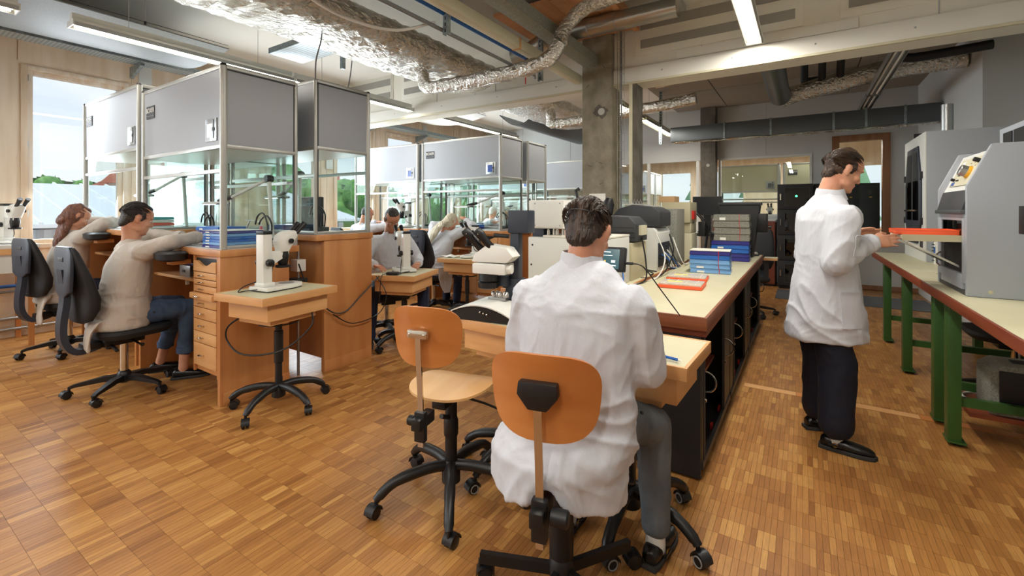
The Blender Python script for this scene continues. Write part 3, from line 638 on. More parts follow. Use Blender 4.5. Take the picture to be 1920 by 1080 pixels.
def arm_lamp(x, y, z, s, label, flip=-1, on=True):
    t = thing('bench_lamp', label, 'lamp', (x, y, z), 0, 'articulated bench lamps')
    MB().box((0, 0, .012), (.07, .06, .024), bev=.005).build('base', 'black', t)
    j = (flip * .02, -s * .02, .55); e = (flip * .42, -s * .12, .40)
    MB().tube([(0, 0, .02), j], .017, 8).build('lower_arm', 'white_metal', t); MB().tube([j, e], .014, 8).build('upper_arm', 'white_metal', t)
    MB().lathe([(0, -.03), (.028, -.028), (.032, 0), (.028, .028), (0, .03)], M=Matrix.Translation(j) @ Matrix.Rotation(R(90), 4, 'X'), n=14).build('joint', 'black', t)
    MB().tube([e, (flip * .50, -s * .14, .385), (flip * .60, -s * .15, .37)], [.018, .022, .012], 8).build('head_joint', 'black', t)
    hd = MB(); sloft(hd, [((flip * .66, -s * .15, .34), .21, .035), ((flip * .66, -s * .15, .352), .215, .04), ((flip * .66, -s * .15, .362), .19, .028)], 24, 3); hd.build('head', 'white_metal', t)
    MB().box((flip * .52, -s * .15, .345), (.12, .07, .022), bev=.009).build('head_grip', 'black', t)
    MB().box((flip * .68, -s * .15, .3385), (.30, .04, .004)).build('tube_light', 'lamp_soft' if on else 'white_plastic', t)
    return t
def gooseneck(x, y, z, label, dx=.12):
    t = thing('gooseneck_light', label, 'lamp', (x, y, z), 0, 'gooseneck lights')
    MB().box((0, 0, .03), (.09, .10, .06), bev=.006).build('light_box', 'black', t)
    for k in (0, 1): MB().tube(smooth_path([(0, k * .03, .05), (.01 * k, k * .03, .17), (-dx * .5, k * .03, .26 - k * .02), (-dx * 1.2, k * .03, .24 - k * .03), (-dx * 1.5, k * .03, .17)], 6), .007, 8).build('flexible_arm', 'black', t)
    return t
def tray_stack(x, y, z, w, d, cols, label_fmt, rot=0.0, h=.035, group='stacked component trays', lid=None, band=False):
    for i, c in enumerate(cols):
        t = thing('component_tray', label_fmt % ORD[i], 'tray', (x + random.uniform(-.003, .003), y + random.uniform(-.003, .003), z + i * h), rot + random.uniform(-.015, .015), group)
        m = MB(); m.b2((-w / 2, -d / 2, 0), (w / 2, d / 2, h * .55), .003).b2((-w / 2 + .004, -d / 2 + .004, h * .55), (w / 2 - .004, d / 2 - .004, h * .92), .002); m.build('tray_body', c, t)
        if random.random() < .6: box('label_tag', (-w * .32, -d / 2 - .002, h * .1), (-w * .32 + .06, -d / 2 + .001, h * .5), 'paper', t)
        if lid and i == len(cols) - 1: box('lid', (-w / 2, -d / 2, h * .92), (w / 2, d / 2, h), lid, t)
        if band: box('rubber_band', (w * .22, -d / 2 - .003, 0), (w * .22 + .005, -d / 2, h), 'red', t)
ORD = ['at the bottom of', 'second from the bottom of', 'third from the bottom of', 'fourth from the bottom of', 'fifth from the bottom of', 'sixth from the bottom of', 'seventh from the bottom of', 'eighth from the bottom of']
# ---- rows of benches with hoods
XR = -3.53
bench(XR, 1.59, 1, 1.50, 1.137, 'beech workbench with drawer pedestal behind the trolley with the white microscope', pads=(-4.11, -4.92))
bench(-5.12, 1.60, 1, 1.55, 1.237, 'beech workbench where the person leaning by the window leans, near the window wall', drawers=False, pads=(-5.83, -6.68))
bench(XR, 2.95, -1, 1.50, 1.212, 'beech workbench end panel with plinth, beside the person at the microscope trolley', shelf=False)
bench(-5.12, 2.97, -1, 1.55, 1.212, 'beech workbench behind the tall hoods, near the window wall', drawers=False, shelf=False)
bench(XR, 5.18, 1, 1.52, 1.137, 'beech workbench with drawers behind the big dark microscope', pads=(-3.94, -4.92))
bench(-5.12, 5.18, 1, 1.55, 1.137, 'beech workbench where the person seen through the first-row glass works', drawers=False, pads=(-5.64, -6.46))
bench(XR, 6.54, -1, 1.52, 1.137, 'beech workbench backing onto the one of the person bent over the second bench', shelf=False, pads=(-4.10, -4.90))
bench(-5.12, 6.54, -1, 1.55, 1.137, 'beech workbench of the second row, back side towards the windows', drawers=False, shelf=False)
bench(XR, 8.77, 1, 1.52, 1.137, 'beech workbench of the third row, behind the concrete column')
bench(-5.12, 8.77, 1, 1.55, 1.137, 'beech workbench of the third row, near the windows', drawers=False, pads=(-5.58, -6.42))
booth(XR, 1.60, 1, 1.48, 1.137, 'tall grey clean-air hood with BOXER sign above the blue trays', lcd='ui_white')
booth(-5.12, 1.61, 1, 1.55, 1.237, 'grey clean-air hood with BOXER sign next to the big window', lcd='ui_white')
booth(XR, 2.94, -1, 1.48, 1.212, 'grey clean-air hood with dark monitor inside, end of the first row', sign=False)
booth(-5.12, 2.96, -1, 1.55, 1.212, 'grey clean-air hood of the first row, back side towards the windows', sign=False)
booth(XR, 5.19, 1, 1.52, 1.137, 'grey clean-air hood with black BOXER sign above the person bent over the second bench')
booth(-5.12, 5.19, 1, 1.55, 1.137, 'grey clean-air hood with blue display above the person seen through the first-row glass', sign=False)
booth(XR, 6.53, -1, 1.52, 1.137, 'narrow-looking grey hood at the aisle end, back side of the second row', sign=False)
booth(-5.12, 6.53, -1, 1.55, 1.137, 'grey hood of the second row, back side towards the windows', sign=False)
booth(XR, 8.78, 1, 1.52, 1.137, 'grey clean-air hood partly hidden by the concrete column', sign=False)
booth(-5.12, 8.78, 1, 1.55, 1.137, 'grey clean-air hood of the third row near the windows', sign=False)
for (x, y, z, s, lb) in ((-3.72, 2.08, 1.137, 1, 'white articulated bench lamp beside the blue tray stack'), (-5.35, 2.09, 1.237, 1, 'white articulated bench lamp over the bench by the window'), (-3.95, 2.46, 1.212, -1, 'bench lamp with lit tube above the dark monitor'), (-3.80, 5.68, 1.137, 1, 'white articulated bench lamp above the person bent over the second bench'), (-5.30, 5.68, 1.137, 1, 'white articulated bench lamp above the person seen through the first-row glass'), (-4.0, 9.2, 1.137, 1, 'small bench lamp in the hood by the column'), (-5.4, 9.2, 1.137, 1, 'small bench lamp in the third row by the windows'), (-5.5, 2.47, 1.212, -1, 'bench lamp in the first row, back side by the windows')):
    arm_lamp(x, y, z, s, lb)
for (x, y, z, lb) in ((-3.62, 1.98, 1.137, 'black gooseneck light behind the blue trays'), (-4.75, 2.05, 1.137, 'black gooseneck light behind the deep blue boxes'), (-3.70, 2.52, 1.212, 'black gooseneck light beside the dark monitor'), (-3.68, 5.55, 1.137, 'black gooseneck light at the second bench'), (-5.25, 5.5, 1.137, 'black gooseneck light at the bench behind the first-row glass')): gooseneck(x, y, z, lb)
tray_stack(-3.78, 1.80, 1.137, .34, .30, ['blue_deep', 'blue_pale', 'blue_tray', 'blue_tray', 'blue_pale', 'blue_deep'], 'blue tray %s the stack by the hood corner post', h=.022, lid='paper')
tray_stack(-4.42, 2.00, 1.137, .42, .24, ['blue_deep', 'white_plastic', 'blue_deep', 'blue_tray'], 'deep blue box %s the pile behind the first tray stack', h=.036)
tray_stack(-5.75, 1.95, 1.237, .34, .24, ['white_plastic', 'orange', 'white_plastic', 'teal'], 'coloured box %s the mixed pile near the window', h=.03)
tray_stack(-4.45, 2.62, 1.212, .3, .22, ['blue_deep', 'blue_deep'], 'dark blue tray %s the pile by the dark monitor', h=.035)
tray_stack(-4.35, 5.60, 1.137, .3, .22, ['blue_deep', 'blue_tray'], 'blue tray %s the short pile on the second bench', h=.035)
t = thing('bench_monitor', 'black monitor standing inside the first-row end hood', 'monitor', (-4.02, 2.62, 1.212)); MB().box((0, 0, .19), (.34, .06, .30), bev=.01).build('casing', 'black', t); MB().box((0, -.031, .20), (.30, .004, .25)).build('screen', 'screen_off', t); MB().box((0, 0, .02), (.2, .15, .04), bev=.006).build('foot', 'black', t); box('red_clip', (-.17, -.036, .10), (-.11, -.030, .16), 'red', t)
t = thing('magnifier_stand', 'silver wire magnifier stand next to the hood post', 'stand', (-3.80, 1.90, 1.137 + .0)); MB().box((-.30, .12, .01), (.1, .08, .02), bev=.004).build('foot', 'black', t); MB().tube([(-.30, .12, .02), (-.20, .12, .16), (-.16, .12, .20)], .005, 6).tube([(-.24, .12, .20), (-.10, .12, .20)], .004, 6).build('rod', 'steel', t)
t = thing('pink_bottle', 'pink squeeze bottle inside the hood, behind the blue trays', 'bottle', (-3.90, 2.08, 1.137)); MB().lathe([(.03, 0), (.034, .01), (.034, .10), (.012, .13), (.012, .15), (0, .15)]).build('bottle_body', 'pink', t); MB().tube([(0, 0, .15), (.0, 0, .18), (-.05, 0, .19)], .006, 6).build('spout', 'white_plastic', t)
# things on the knee shelf of the first bench
t = thing('storage_crate', 'black plastic crate on the knee shelf of the first bench', 'crate', (-4.16, 1.87, .863)); MB().b2((-.13, -.14, 0), (.13, .14, .008)).b2((-.13, -.14, .008), (-.122, .14, .19)).b2((.122, -.14, .008), (.13, .14, .19)).b2((-.122, -.14, .008), (.122, -.132, .15)).b2((-.122, .132, .008), (.122, .14, .19)).build('crate_body', 'black_matt', t); MB().b2((-.135, -.146, .15), (.135, -.13, .17)).b2((-.135, -.145, .06), (.135, -.135, .07)).build('rim', 'charcoal', t); box('label_card', (-.04, -.143, .07), (.03, -.140, .11), 'paper', t)
t = thing('small_device', 'grey box with blue lid on the knee shelf beside the black crate', 'box', (-4.44, 1.80, .863)); MB().box((0, 0, .045), (.20, .16, .09), bev=.005).build('casing', 'steel', t); MB().box((0, .02, .098), (.16, .12, .014), bev=.003).build('lid', 'blue_deep', t); box('socket', (-.04, -.083, .03), (.01, -.079, .05), 'black', t)
t = thing('metal_clip_box', 'small chromed clip box at the shelf end by the drawers', 'box', (-3.985, 1.72, .863)); MB().box((0, 0, .025), (.05, .10, .05), bev=.012).build('clip_body', 'black', t); MB().box((0, -.02, .052), (.04, .05, .006), bev=.002).build('lid', 'chrome', t)
o = MB().lathe([(.0, 0), (.036, .0), (.037, .01), (.037, .21), (.03, .24), (.016, .26), (.016, .29), (0, .29)]).build('drinking_bottle', 'purple'); o.location = (-4.55, 2.0, 0); tag(o, 'purple metal drinking bottle on the floor under the first bench', 'bottle')
t = thing('dark_pouch', 'dark folded pouch hanging under the knee shelf', 'bag', (-4.3, 1.95, .62)); MB().box((0, 0, .08), (.26, .2, .14), bev=.03).build('pouch_body', 'charcoal', t); box('strap', (-.01, .0, .15), (.01, .02, .24), 'black', t)
# ---- chairs and trolleys
office_chair((-4.50, 1.33, 0), R(4), 'black office chair of the person with beige coat and rolled jeans', .35)
office_chair((-6.22, 1.40, 0), R(12), 'black office chair of the person leaning by the window by the window', .62)
office_chair((-4.43, 4.80, 0), R(2), 'black office chair of the person bent over the second bench', .1)
office_chair((-6.05, 4.74, 0), R(-5), 'black office chair of the person seen through the first-row glass', .94)
office_chair((-4.05, 3.60, 0), R(-118), 'black office chair of the person at the microscope trolley', R(18), seatz=.46)
office_chair((-.62, 6.95, 0), R(160), 'black office chair beyond the end of the long counter', .05)
office_chair((1.34, 4.88, 0), R(90), 'black office chair pushed under the green-legged table', .3)
ply_chair((-1.47, 1.72, 0), R(13), 'empty plywood work chair with chromed back bracket', 1, .335, .27, .865, .545, R(8))
ply_chair((-.75, 1.50, 0), R(13), 'plywood work chair with black back bracket under the person seen from behind', 2, .35, .28, .835, .53, R(44))
trolley((-3.195, 1.83, 0), R(97), 'beech trolley table carrying the white stereo microscope, beside the drawers', .85, brot=R(-20))
trolley((-3.50, 3.35, 0), R(110), 'beech trolley table between the knees of the person at the microscope', .78, brot=R(9.5))
trolley((-3.73, 4.69, 0), R(8), 'beech trolley table in front of the person bent over the second bench', .80, brot=.2, top='cream_top')
trolley((-1.34, 2.13, 0), R(-3), 'beech trolley table under the big dark microscope', .83, w=.60, d=.46, brot=R(-96), rim='wheel_rim', ring=False)
trolley((-.66, 2.02, 0), R(-2), 'beech trolley table with empty cream top and blue pen, at the seated person', .82, w=.60, d=.44, brot=R(-15), rim='wheel_rim')
t = thing('pen', 'blue pen lying on the empty cream trolley top', 'pen', (-.47, 1.86, .826), R(-14)); MB().cyl((-.07, 0, .005), (.06, 0, .005), .0045, n=8).build('barrel', 'blue_tray', t); MB().cyl((.06, 0, .005), (.075, 0, .005), .0045, .001, n=8).build('tip', 'white_plastic', t); MB().cyl((-.085, .012, .004), (.05, .016, .004), .003, n=6).build('refill', 'lcd_blue', t)
# ---- long counter with dark roll-front cabinets
t = thing('counter_top', 'long cream counter top with wooden edge over the dark cabinets', 'counter', (-.735, 4.48, .864))
box('top_sheet', (-.315, -1.98, -.02), (.315, 1.98, 0), 'cream_top', t)
e = MB().b2((-.32, -1.985, -.07), (.32, -1.965, .001), .002).b2((-.32, 1.965, -.07), (.32, 1.985, .001), .002).b2((.305, -1.965, -.07), (.32, 1.965, .001), .002).b2((-.32, -1.965, -.07), (-.305, 1.965, .001), .002); e.build('edge_band', 'edge_wood', t)
box('under_board', (-.30, -1.96, -.105), (.312, 1.96, -.07), 'cherry', t)
for k, (ya, yb, lb) in enumerate(((2.52, 3.62, 'dark roll-front cabinet at the near end of the counter, open with a red-brown shelf'), (3.63, 4.90, 'middle dark roll-front cabinet under the long counter'), (4.91, 6.43, 'dark roll-front cabinet at the far end of the long counter'))):
    c = thing('roll_front_cabinet', lb, 'cabinet', (-.745, (ya + yb) / 2, 0)); h = (yb - ya) / 2; zt = .757
    MB().b2((-.30, -h, .012), (.295, -h + .02, zt)).build('side_panel', 'cabinet_dark', c); MB().b2((-.30, h - .02, .012), (.295, h, zt)).build('side_panel', 'cabinet_dark', c)
    MB().b2((-.30, -h + .02, .05), (-.285, h - .02, zt)).build('back_panel', 'cabinet_in', c); MB().b2((-.285, -h + .02, .05), (.285, h - .02, .07)).build('bottom_panel', 'cabinet_dark', c); MB().b2((-.285, -h + .02, zt - .02), (.285, h - .02, zt)).build('top_panel', 'cabinet_in', c)
    MB().b2((-.29, -h + .02, .0), (.28, h - .02, .05)).build('plinth', 'cabinet_in', c); MB().b2((.285, -h + .02, .05), (.305, h - .02, .09)).build('bottom_track', 'charcoal', c)
    MB().b2((-.28, -h + .02, .42), (.24, h - .3, .44), .002).build('shelf', 'cherry', c)
    for sgn, n in ((1, 11), (-1, 2 if k == 0 else 7)):
        base = sgn * (h - .02)
        for q in range(n):
            y = base - sgn * (.012 + q * .023); MB().b2((.288, y - .0105, .09), (.298, y + .0105, zt - .02), .003).build('slat', 'tambour', c)
        y = base - sgn * (.012 + n * .023); MB().b2((.286, y - .012, .09), (.304, y + .012, zt - .02), .002).build('end_slat', 'charcoal', c)
        MB().tube(arc((.304, y, .50), .055, R(-90), R(90), 10), .005, 6).build('handle', 'chrome', c); MB().cyl((.30, y, .40), (.312, y, .40), .010, n=10).build('lock', 'chrome', c)
    for q in range(3): MB().box((.27, -h + .2 + q * .3, .085), (.012, .05, .03)).build('clip', 'red', c)
# ---- table behind, carrying the measuring devices
t = thing('device_table', 'long cream table with wooden edge carrying white and grey devices', 'table', (-1.50, 4.45, 0))
box('tabletop', (-.33, -1.75, .81), (.40, 1.75, .86), 'cream_top', t); MB().b2((.40, -1.765, .80), (.415, 1.765, .862), .002).b2((-.33, -1.765, .80), (.40, -1.75, .862), .002).build('edge_band', 'beech', t)
for x in (-.28, .33):
    for y in (-1.68, 0, 1.68): MB().b2((x - .025, y - .025, 0), (x + .025, y + .025, .81), .003).build('leg', 'cabinet_dark', t)
# ---- green-legged tables on the right
def green_table(ya, yb, label, legs, shelf=False):
    t = thing('green_leg_table', label, 'table', (1.12, (ya + yb) / 2, 0), 0, 'green-legged tables'); h = (yb - ya) / 2; ym = (ya + yb) / 2; zt = .92
    box('tabletop', (-.40, -h + .006, zt - .045), (.42, h - .006, zt), 'cream_top', t); MB().b2((-.415, -h, zt - .055), (-.40, h, zt + .001), .002).b2((-.40, h - .006, zt - .055), (.42, h, zt), .001).b2((-.40, -h, zt - .055), (.42, -h + .006, zt), .001).build('edge_band', 'red_edge', t)
    for yl in legs:
        for xx in (-.37, .33):
            m = MB().b2((xx - .012, yl - ym - .06, .03), (xx + .05, yl - ym + .03, zt - .055), .004); m.build('leg', 'green_steel', t)
            MB().b2((xx - .015, yl - ym - .07, .022), (xx + .07, yl - ym + .05, .032)).build('foot_plate', 'green_steel', t); MB().lathe([(.035, 0), (.035, .012), (.012, .022)], c=(xx + .04, yl - ym, 0), n=14).build('foot', 'black', t)
        MB().b2((-.32, yl - ym - .03, .24), (.33, yl - ym + .01, .29)).build('cross_bar', 'green_steel', t)
    MB().b2((.32, min(legs) - ym, .24), (.36, max(legs) - ym, .29)).build('long_bar', 'green_steel', t)
    if shelf: MB().b2((-.27, 3.80 - ym, .17), (.36, 4.22 - ym, .20), .004).build('lower_shelf', 'red_edge', t)
    return t
green_table(4.27, 6.95, 'far green-legged table carrying the tall grey oven cabinet', (5.22, 6.32))
green_table(1.35, 4.26, 'near green-legged table carrying the grey curing machine', (1.6, 3.78, 4.12), True)
# ---- bench along the window wall
t = thing('wall_bench', 'narrow white-topped bench along the window wall', 'workbench', (-7.12, .35, 0)); box('worktop', (-.36, -1.0, 1.03), (.33, .95, 1.07), 'white_plastic', t, .004); box('front_band', (.31, -1.0, .97), (.33, .95, 1.03), 'beech_light', t); box('apron', (.29, -1.0, .78), (.31, .95, .97), 'white_metal', t)
for y in (-.9, .9): box('leg', (-.33, y - .02, 0), (-.28, y + .02, .97), 'beech', t); box('leg', (.24, y - .02, 0), (.29, y + .02, .97), 'beech', t)
# ---- floor mat, sideboard, lockers at the back
o = box('floor_mat', (-.38, 8.45, 0), (1.62, 9.45, .008), 'mat_floor'); tag(o, 'dark grey floor mat in front of the black cabinets', 'mat')
t = thing('sideboard', 'reddish cherry sideboard in front of the glass partition', 'sideboard', (-.95, 10.0, 0)); box('body', (-.55, -.25, .04), (.52, .27, 1.22), 'cherry', t); box('top', (-.56, -.27, 1.22), (.53, .28, 1.25), 'grey_top', t, .003); box('plinth', (-.53, -.22, 0), (.5, .26, .04), 'cabinet_in', t); box('door', (-.54, -.265, .06), (-.02, -.25, 1.2), 'cherry', t); box('door', (0, -.265, .06), (.51, -.25, 1.2), 'cherry', t)
def locker(x0, x1, y, label, n=4, led=False):
    t = thing('black_locker', label, 'cabinet', ((x0 + x1) / 2, y + .3, 0)); w = (x1 - x0) / 2; box('carcass', (-w, -.28, .05), (w, .3, 1.90), 'black_matt', t, .004); box('base', (-w + .02, -.25, 0), (w - .02, .28, .05), 'black', t)
    hh = 1.84 / n
    for k in range(n):
        z0 = .06 + k * hh; d = box('door', (-w + .012, -.30, z0 + .006), (w - .012, -.28, z0 + hh - .006), 'black_matt', t, .006)
        box('window', (-w + .12, -.304, z0 + .07), (w - .06, -.300, z0 + hh - .07), 'smoke_glass' if not (led and k == n - 1) else 'dark_glass', d)
        MB().b2((-w + .11, -.306, z0 + .06), (w - .05, -.3035, z0 + .07)).b2((-w + .11, -.306, z0 + hh - .07), (w - .05, -.3035, z0 + hh - .06)).b2((-w + .11, -.306, z0 + .07), (-w + .12, -.3035, z0 + hh - .07)).b2((w - .06, -.306, z0 + .07), (w - .05, -.3035, z0 + hh - .07)).build('window_frame', 'rubber', d)
        box('handle', (-w + .04, -.318, z0 + hh * .38), (-w + .06, -.30, z0 + hh * .62), 'chrome', d)
        if led and k == n - 1: MB().ball((.02, -.312, z0 + hh * .52), .016, 10, 8).build('green_light', 'led_green', d)
    return t
locker(-.39, .16, 9.55, 'black glass-door locker with a bright green light', 4, True)
locker(.17, .44, 9.65, 'narrow black locker to the side of the one with the green light', 3)
t = thing('server_cabinet', 'black double cabinet standing behind the wood-framed window', 'cabinet', (.88, Y1 + .45, 0)); box('carcass', (-.30, -.25, .0), (.30, .25, 1.93), 'black_matt', t, .004)
for x in (-.145, .145): d = box('door', (x - .138, -.262, .05), (x + .138, -.25, 1.90), 'black', t, .003); box('badge', (x - .02, -.266, 1.72), (x + .04, -.262, 1.80), 'charcoal', d); box('warning_mark', (x - .0, -.266, 1.66), (x + .04, -.262, 1.68), 'yellow_part', d)
# second room: more hoods
booth(-3.53, 12.37, 1, 1.52, 1.137, 'grey hood with blue display in the room behind the glass wall', sign=False)
booth(-3.53, 13.72, -1, 1.52, 1.137, 'back-to-back grey hood in the room behind the glass wall', sign=False)
bench(-3.53, 12.36, 1, 1.52, 1.137, 'workbench in the room behind the glass wall, under the grey hood', drawers=False, shelf=False); bench(-3.53, 13.73, -1, 1.52, 1.137, 'workbench in the room behind the glass wall, far side', drawers=False, shelf=False)
mat('panel_cream', (196, 192, 160), .45)
booth(-.42, 11.5, 1, 1.25, 1.10, 'cream clean-air hood behind the long glass pane', sign=False, lcd='lcd_grey', panel='panel_cream')
booth(.86, 11.5, 1, 1.22, 1.10, 'cream clean-air hood with BOXER sign behind the glass pane', lcd='lcd_grey', panel='panel_cream')
bench(-.42, 11.49, 1, 1.25, 1.10, 'workbench under the cream hood behind the glass pane', drawers=False, shelf=False); bench(.86, 11.49, 1, 1.22, 1.10, 'workbench under the cream BOXER hood', drawers=False, shelf=False)
# ================================================================== instruments and machines
def stereo_microscope(loc, rotz, label, group='stereo microscopes'):
    t = thing('stereo_microscope', label, 'microscope', loc, rotz, group)
    b = MB(); pts = [(-.095, -.16), (.095, -.16), (.105, -.14), (.105, .06), (.08, .14), (.04, .175), (-.04, .175), (-.08, .14), (-.105, .06), (-.105, -.14)]
    b.prism(pts, .006, .032, bev=.006); b.build('base_plate', 'white_plastic', t); MB().prism([(x * .98, y * .98) for x, y in pts], 0, .006).build('base_pad', 'black', t)
    MB().lathe([(.055, .0321), (.055, .0335), (0, .0335)], c=(0, .07, 0), n=24).build('stage_plate', 'wheel_rim', t)
    MB().b2((-.05, -.15, .032), (.05, -.06, .06), .008).build('column_foot', 'white_plastic', t)
    MB().b2((-.038, -.145, .05), (.038, -.075, .40), .006).build('column', 'white_plastic', t); MB().b2((-.039, -.146, .40), (.039, -.074, .425), .004).build('column_cap', 'black', t)
    a = MB(); a.prism([(-.08, .25), (-.08, .16), (-.02, .21), (.07, .24), (.07, .27), (-.08, .28)], -.03, .03, Matrix.Rotation(R(90), 4, 'Z') @ Matrix.Rotation(R(90), 4, 'X'), bev=.006); a.build('focus_arm', 'white_plastic', t)
    for sg in (-1, 1): MB().lathe([(.016, 0), (.026, .004), (.026, .03), (.02, .034), (0, .034)], M=Matrix.Translation((sg * .038, -.105, .20)) @ Matrix.Rotation(R(90 * sg), 4, 'Y'), n=18).build('focus_knob', 'black', t)
    for z in (.12, .21): MB().cyl((-.0385, -.10, z), (-.040, -.10, z), .007, n=10).build('plug', 'black', t)
    h = MB(); sloft(h, [((0, .035, .27), .045, .04), ((0, .04, .30), .052, .05), ((0, .05, .345), .056, .075), ((0, .07, .385), .055, .08), ((0, .085, .41), .046, .06), ((0, .09, .42), .03, .04)], 20, 3); h.build('optical_head', 'white_plastic', t)
    for sg in (-1, 1):
        MB().lathe([(.010, 0), (.018, .003), (.018, .018), (0, .018)], M=Matrix.Translation((sg * .055, .06, .345)) @ Matrix.Rotation(R(90 * sg), 4, 'Y'), n=14).build('zoom_knob', 'black', t)
        MB().tube([(sg * .028, .115, .385), (sg * .030, .165, .435), (sg * .031, .185, .455), (sg * .031, .20, .47)], [.017, .017, .021, .021], 14).build('eyepiece', 'black', t)
    MB().lathe([(.024, .165), (.034, .175), (.042, .235), (.036, .27)], c=(0, .04, 0), n=20).build('objective', 'black', t); MB().lathe([(.03, .15), (.052, .152), (.052, .168), (.03, .17)], c=(0, .04, 0), n=24).build('ring_light', 'black', t)
    MB().b2((-.03, -.05, .16), (-.01, -.02, .20), .004).build('cable_clip', 'black', t); box('name_strip', (-.0395, -.125, .28), (-.038, -.115, .36), 'red', t)
    MB().tube(smooth_path([(-.02, -.03, .165), (-.03, -.04, .10), (-.05, -.10, .07), (-.08, -.20, .04), (-.09, -.24, .006), (-.07, -.2, .008), (.02, -.18, .02)], 5), .004, 6).build('cable', 'black', t)
    return t
m0 = stereo_microscope((-3.22, 1.84, .852), R(8), 'white stereo microscope with black eyepieces on the trolley beside the drawers')
dup(m0, (-3.55, 3.38, .782), R(62), 'white stereo microscope the person with white coat looks into')
dup(m0, (-3.70, 4.73, .802), R(185), 'white stereo microscope on the trolley before the person bent over the second bench')
dup(m0, (-7.06, 1.15, 1.072), R(-75), 'white stereo microscope on the narrow bench at the window wall')
dup(m0, (-5.62, 5.36, 1.139), R(180), 'white stereo microscope inside the second-row hood by the windows')
dup(m0, (-1.02, 11.75, 1.102), R(180), 'white stereo microscope under the cream hood behind the glass'); dup(m0, (-.62, 11.75, 1.102), R(180), 'second white stereo microscope behind the glass, next to the locker')
# big dark microscope of the person seen from behind
t = thing('inspection_microscope', 'big inspection microscope with dark stand, angled eyepieces and rear display', 'microscope', (-1.44, 2.08, .832), R(8))
b = MB(); N = 14                                                     # arched white base with open dark front
def arch(u, v): x = -.20 + .36 * u; return Vector((x, -.17 + .32 * v, .012 + .075 * math.sin(PI * (.12 + .80 * u)) ** .8))
b.grid(arch, N, 4, .006); b.build('base_cover', 'white_plastic', t)
MB().prism([(-.195, .0)] + [(-.195 + .35 * i / N, .004 + .072 * math.sin(PI * (.12 + .80 * i / N)) ** .8) for i in range(N + 1)] + [(.155, 0)], -.15, .16, Matrix.Rotation(R(90), 4, 'X')).build('base_body', 'black', t)
for x, z in ((-.02, .05), (.0, .045), (.02, .04)): MB().ball((x, -.163, z), (.006, .008, .006), 8, 6).build('knob', 'chrome', t)
MB().b2((-.06, .0, .085), (.05, .08, .10), .003).build('stage_slide', 'steel', t)
for k in range(5): MB().lathe([(.012, 0), (.012, .02), (.006, .03), (0, .03)], c=(-.04 + k * .022, .03 + .01 * (k % 2), .10), n=10).build('clamp_screw', 'chrome', t)
MB().b2((.02, .06, .05), (.11, .15, .20), .008).b2((.045, .07, .15), (.10, .13, .46), .006).build('stand', 'slate', t)
for sg in (-1, 1): MB().lathe([(.01, 0), (.03, .004), (.03, .03), (.02, .034), (0, .034)], M=Matrix.Translation((.075 + sg * .045, .09, .17)) @ Matrix.Rotation(R(90 * sg), 4, 'Y'), n=16).build('focus_knob', 'black', t)
MB().b2((-.01, .02, .16), (.05, .10, .22), .006).build('focus_carriage', 'slate', t)
MB().b2((-.13, -.06, .235), (.075, .07, .295), .012).build('zoom_body', 'white_plastic', t); MB().cyl((.07, -.02, .265), (.10, -.02, .265), .024, n=18).build('zoom_knob', 'white_plastic', t)
MB().lathe([(.045, .150), (.058, .155), (.060, .185), (.052, .19), (.058, .195), (.056, .235)], c=(-.055, .0, 0), n=26).build('objective', 'black', t)
h = MB(); h.prism([(-.12, .30), (.10, .30), (.14, .335), (.10, .385), (-.02, .40), (-.10, .345)], -.055, .05, Matrix.Rotation(R(90), 4, 'X') @ Matrix.Translation((-.02, 0, 0)), bev=.008); h.build('binocular_head', 'white_plastic', t)
for dx in (-.075, .0): MB().tube([(dx, -.02, .355), (dx - .06, -.045, .43), (dx - .075, -.052, .45), (dx - .095, -.060, .475), (dx - .10, -.062, .482)], [.021, .021, .026, .026, .022], 16).build('eyepiece', 'black', t); MB().ball((dx - .080, -.078, .458), .004, 6, 5).build('screw', 'chrome', t)
MB().b2((.035, .06, .46), (.16, .17, .59), .008).build('display_unit', 'slate', t); MB().tube([(.03, .09, .44), (-.06, .08, .445)], .012, 8).build('side_arm', 'black', t)
# tablet display at the right of the person
t = thing('tablet_display', 'small black touch display with blue-green menu at the seated person\'s right hand', 'display', (-.80, 2.12, .822), R(-2)); MB().box((0, 0, .012), (.12, .12, .024), bev=.006).build('foot', 'black', t); MB().tube([(0, .0, .02), (0, .02, .30)], .018, 8).build('stem', 'black', t)
c = MB().box((0, 0, .36), (.17, .035, .12), (R(-12), 0, 0), bev=.008).build('casing', 'black', t); Ms = Matrix.Translation((0, 0, .36)) @ Matrix.Rotation(R(-12), 4, 'X')
MB().box((-.008, -.0185, 0), (.135, .002, .095), M=Ms).build('screen', 'screen', t)
for (x, z, w, hh, m) in ((-.01, .033, .05, .004, 'ui_white'), (-.02, .016, .09, .003, 'ui_white'), (-.045, -.012, .02, .01, 'ui_white'), (-.012, -.014, .008, .012, 'ui_orange'), (-.012, -.032, .012, .008, 'ui_orange'), (.03, -.012, .02, .012, 'ui_white'), (.03, -.032, .03, .005, 'ui_white')): MB().box((x, -.0198, z), (w, .001, hh), M=Ms).build('menu_item', m, t)
MB().tube([(.085, 0, .345), (.12, .005, .345)], .007, 8).tube(smooth_path([(.12, .005, .345), (.17, .01, .33), (.22, .10, .22), (.26, .3, .06)], 5), .003, 6).build('plug_cable', 'black', t)
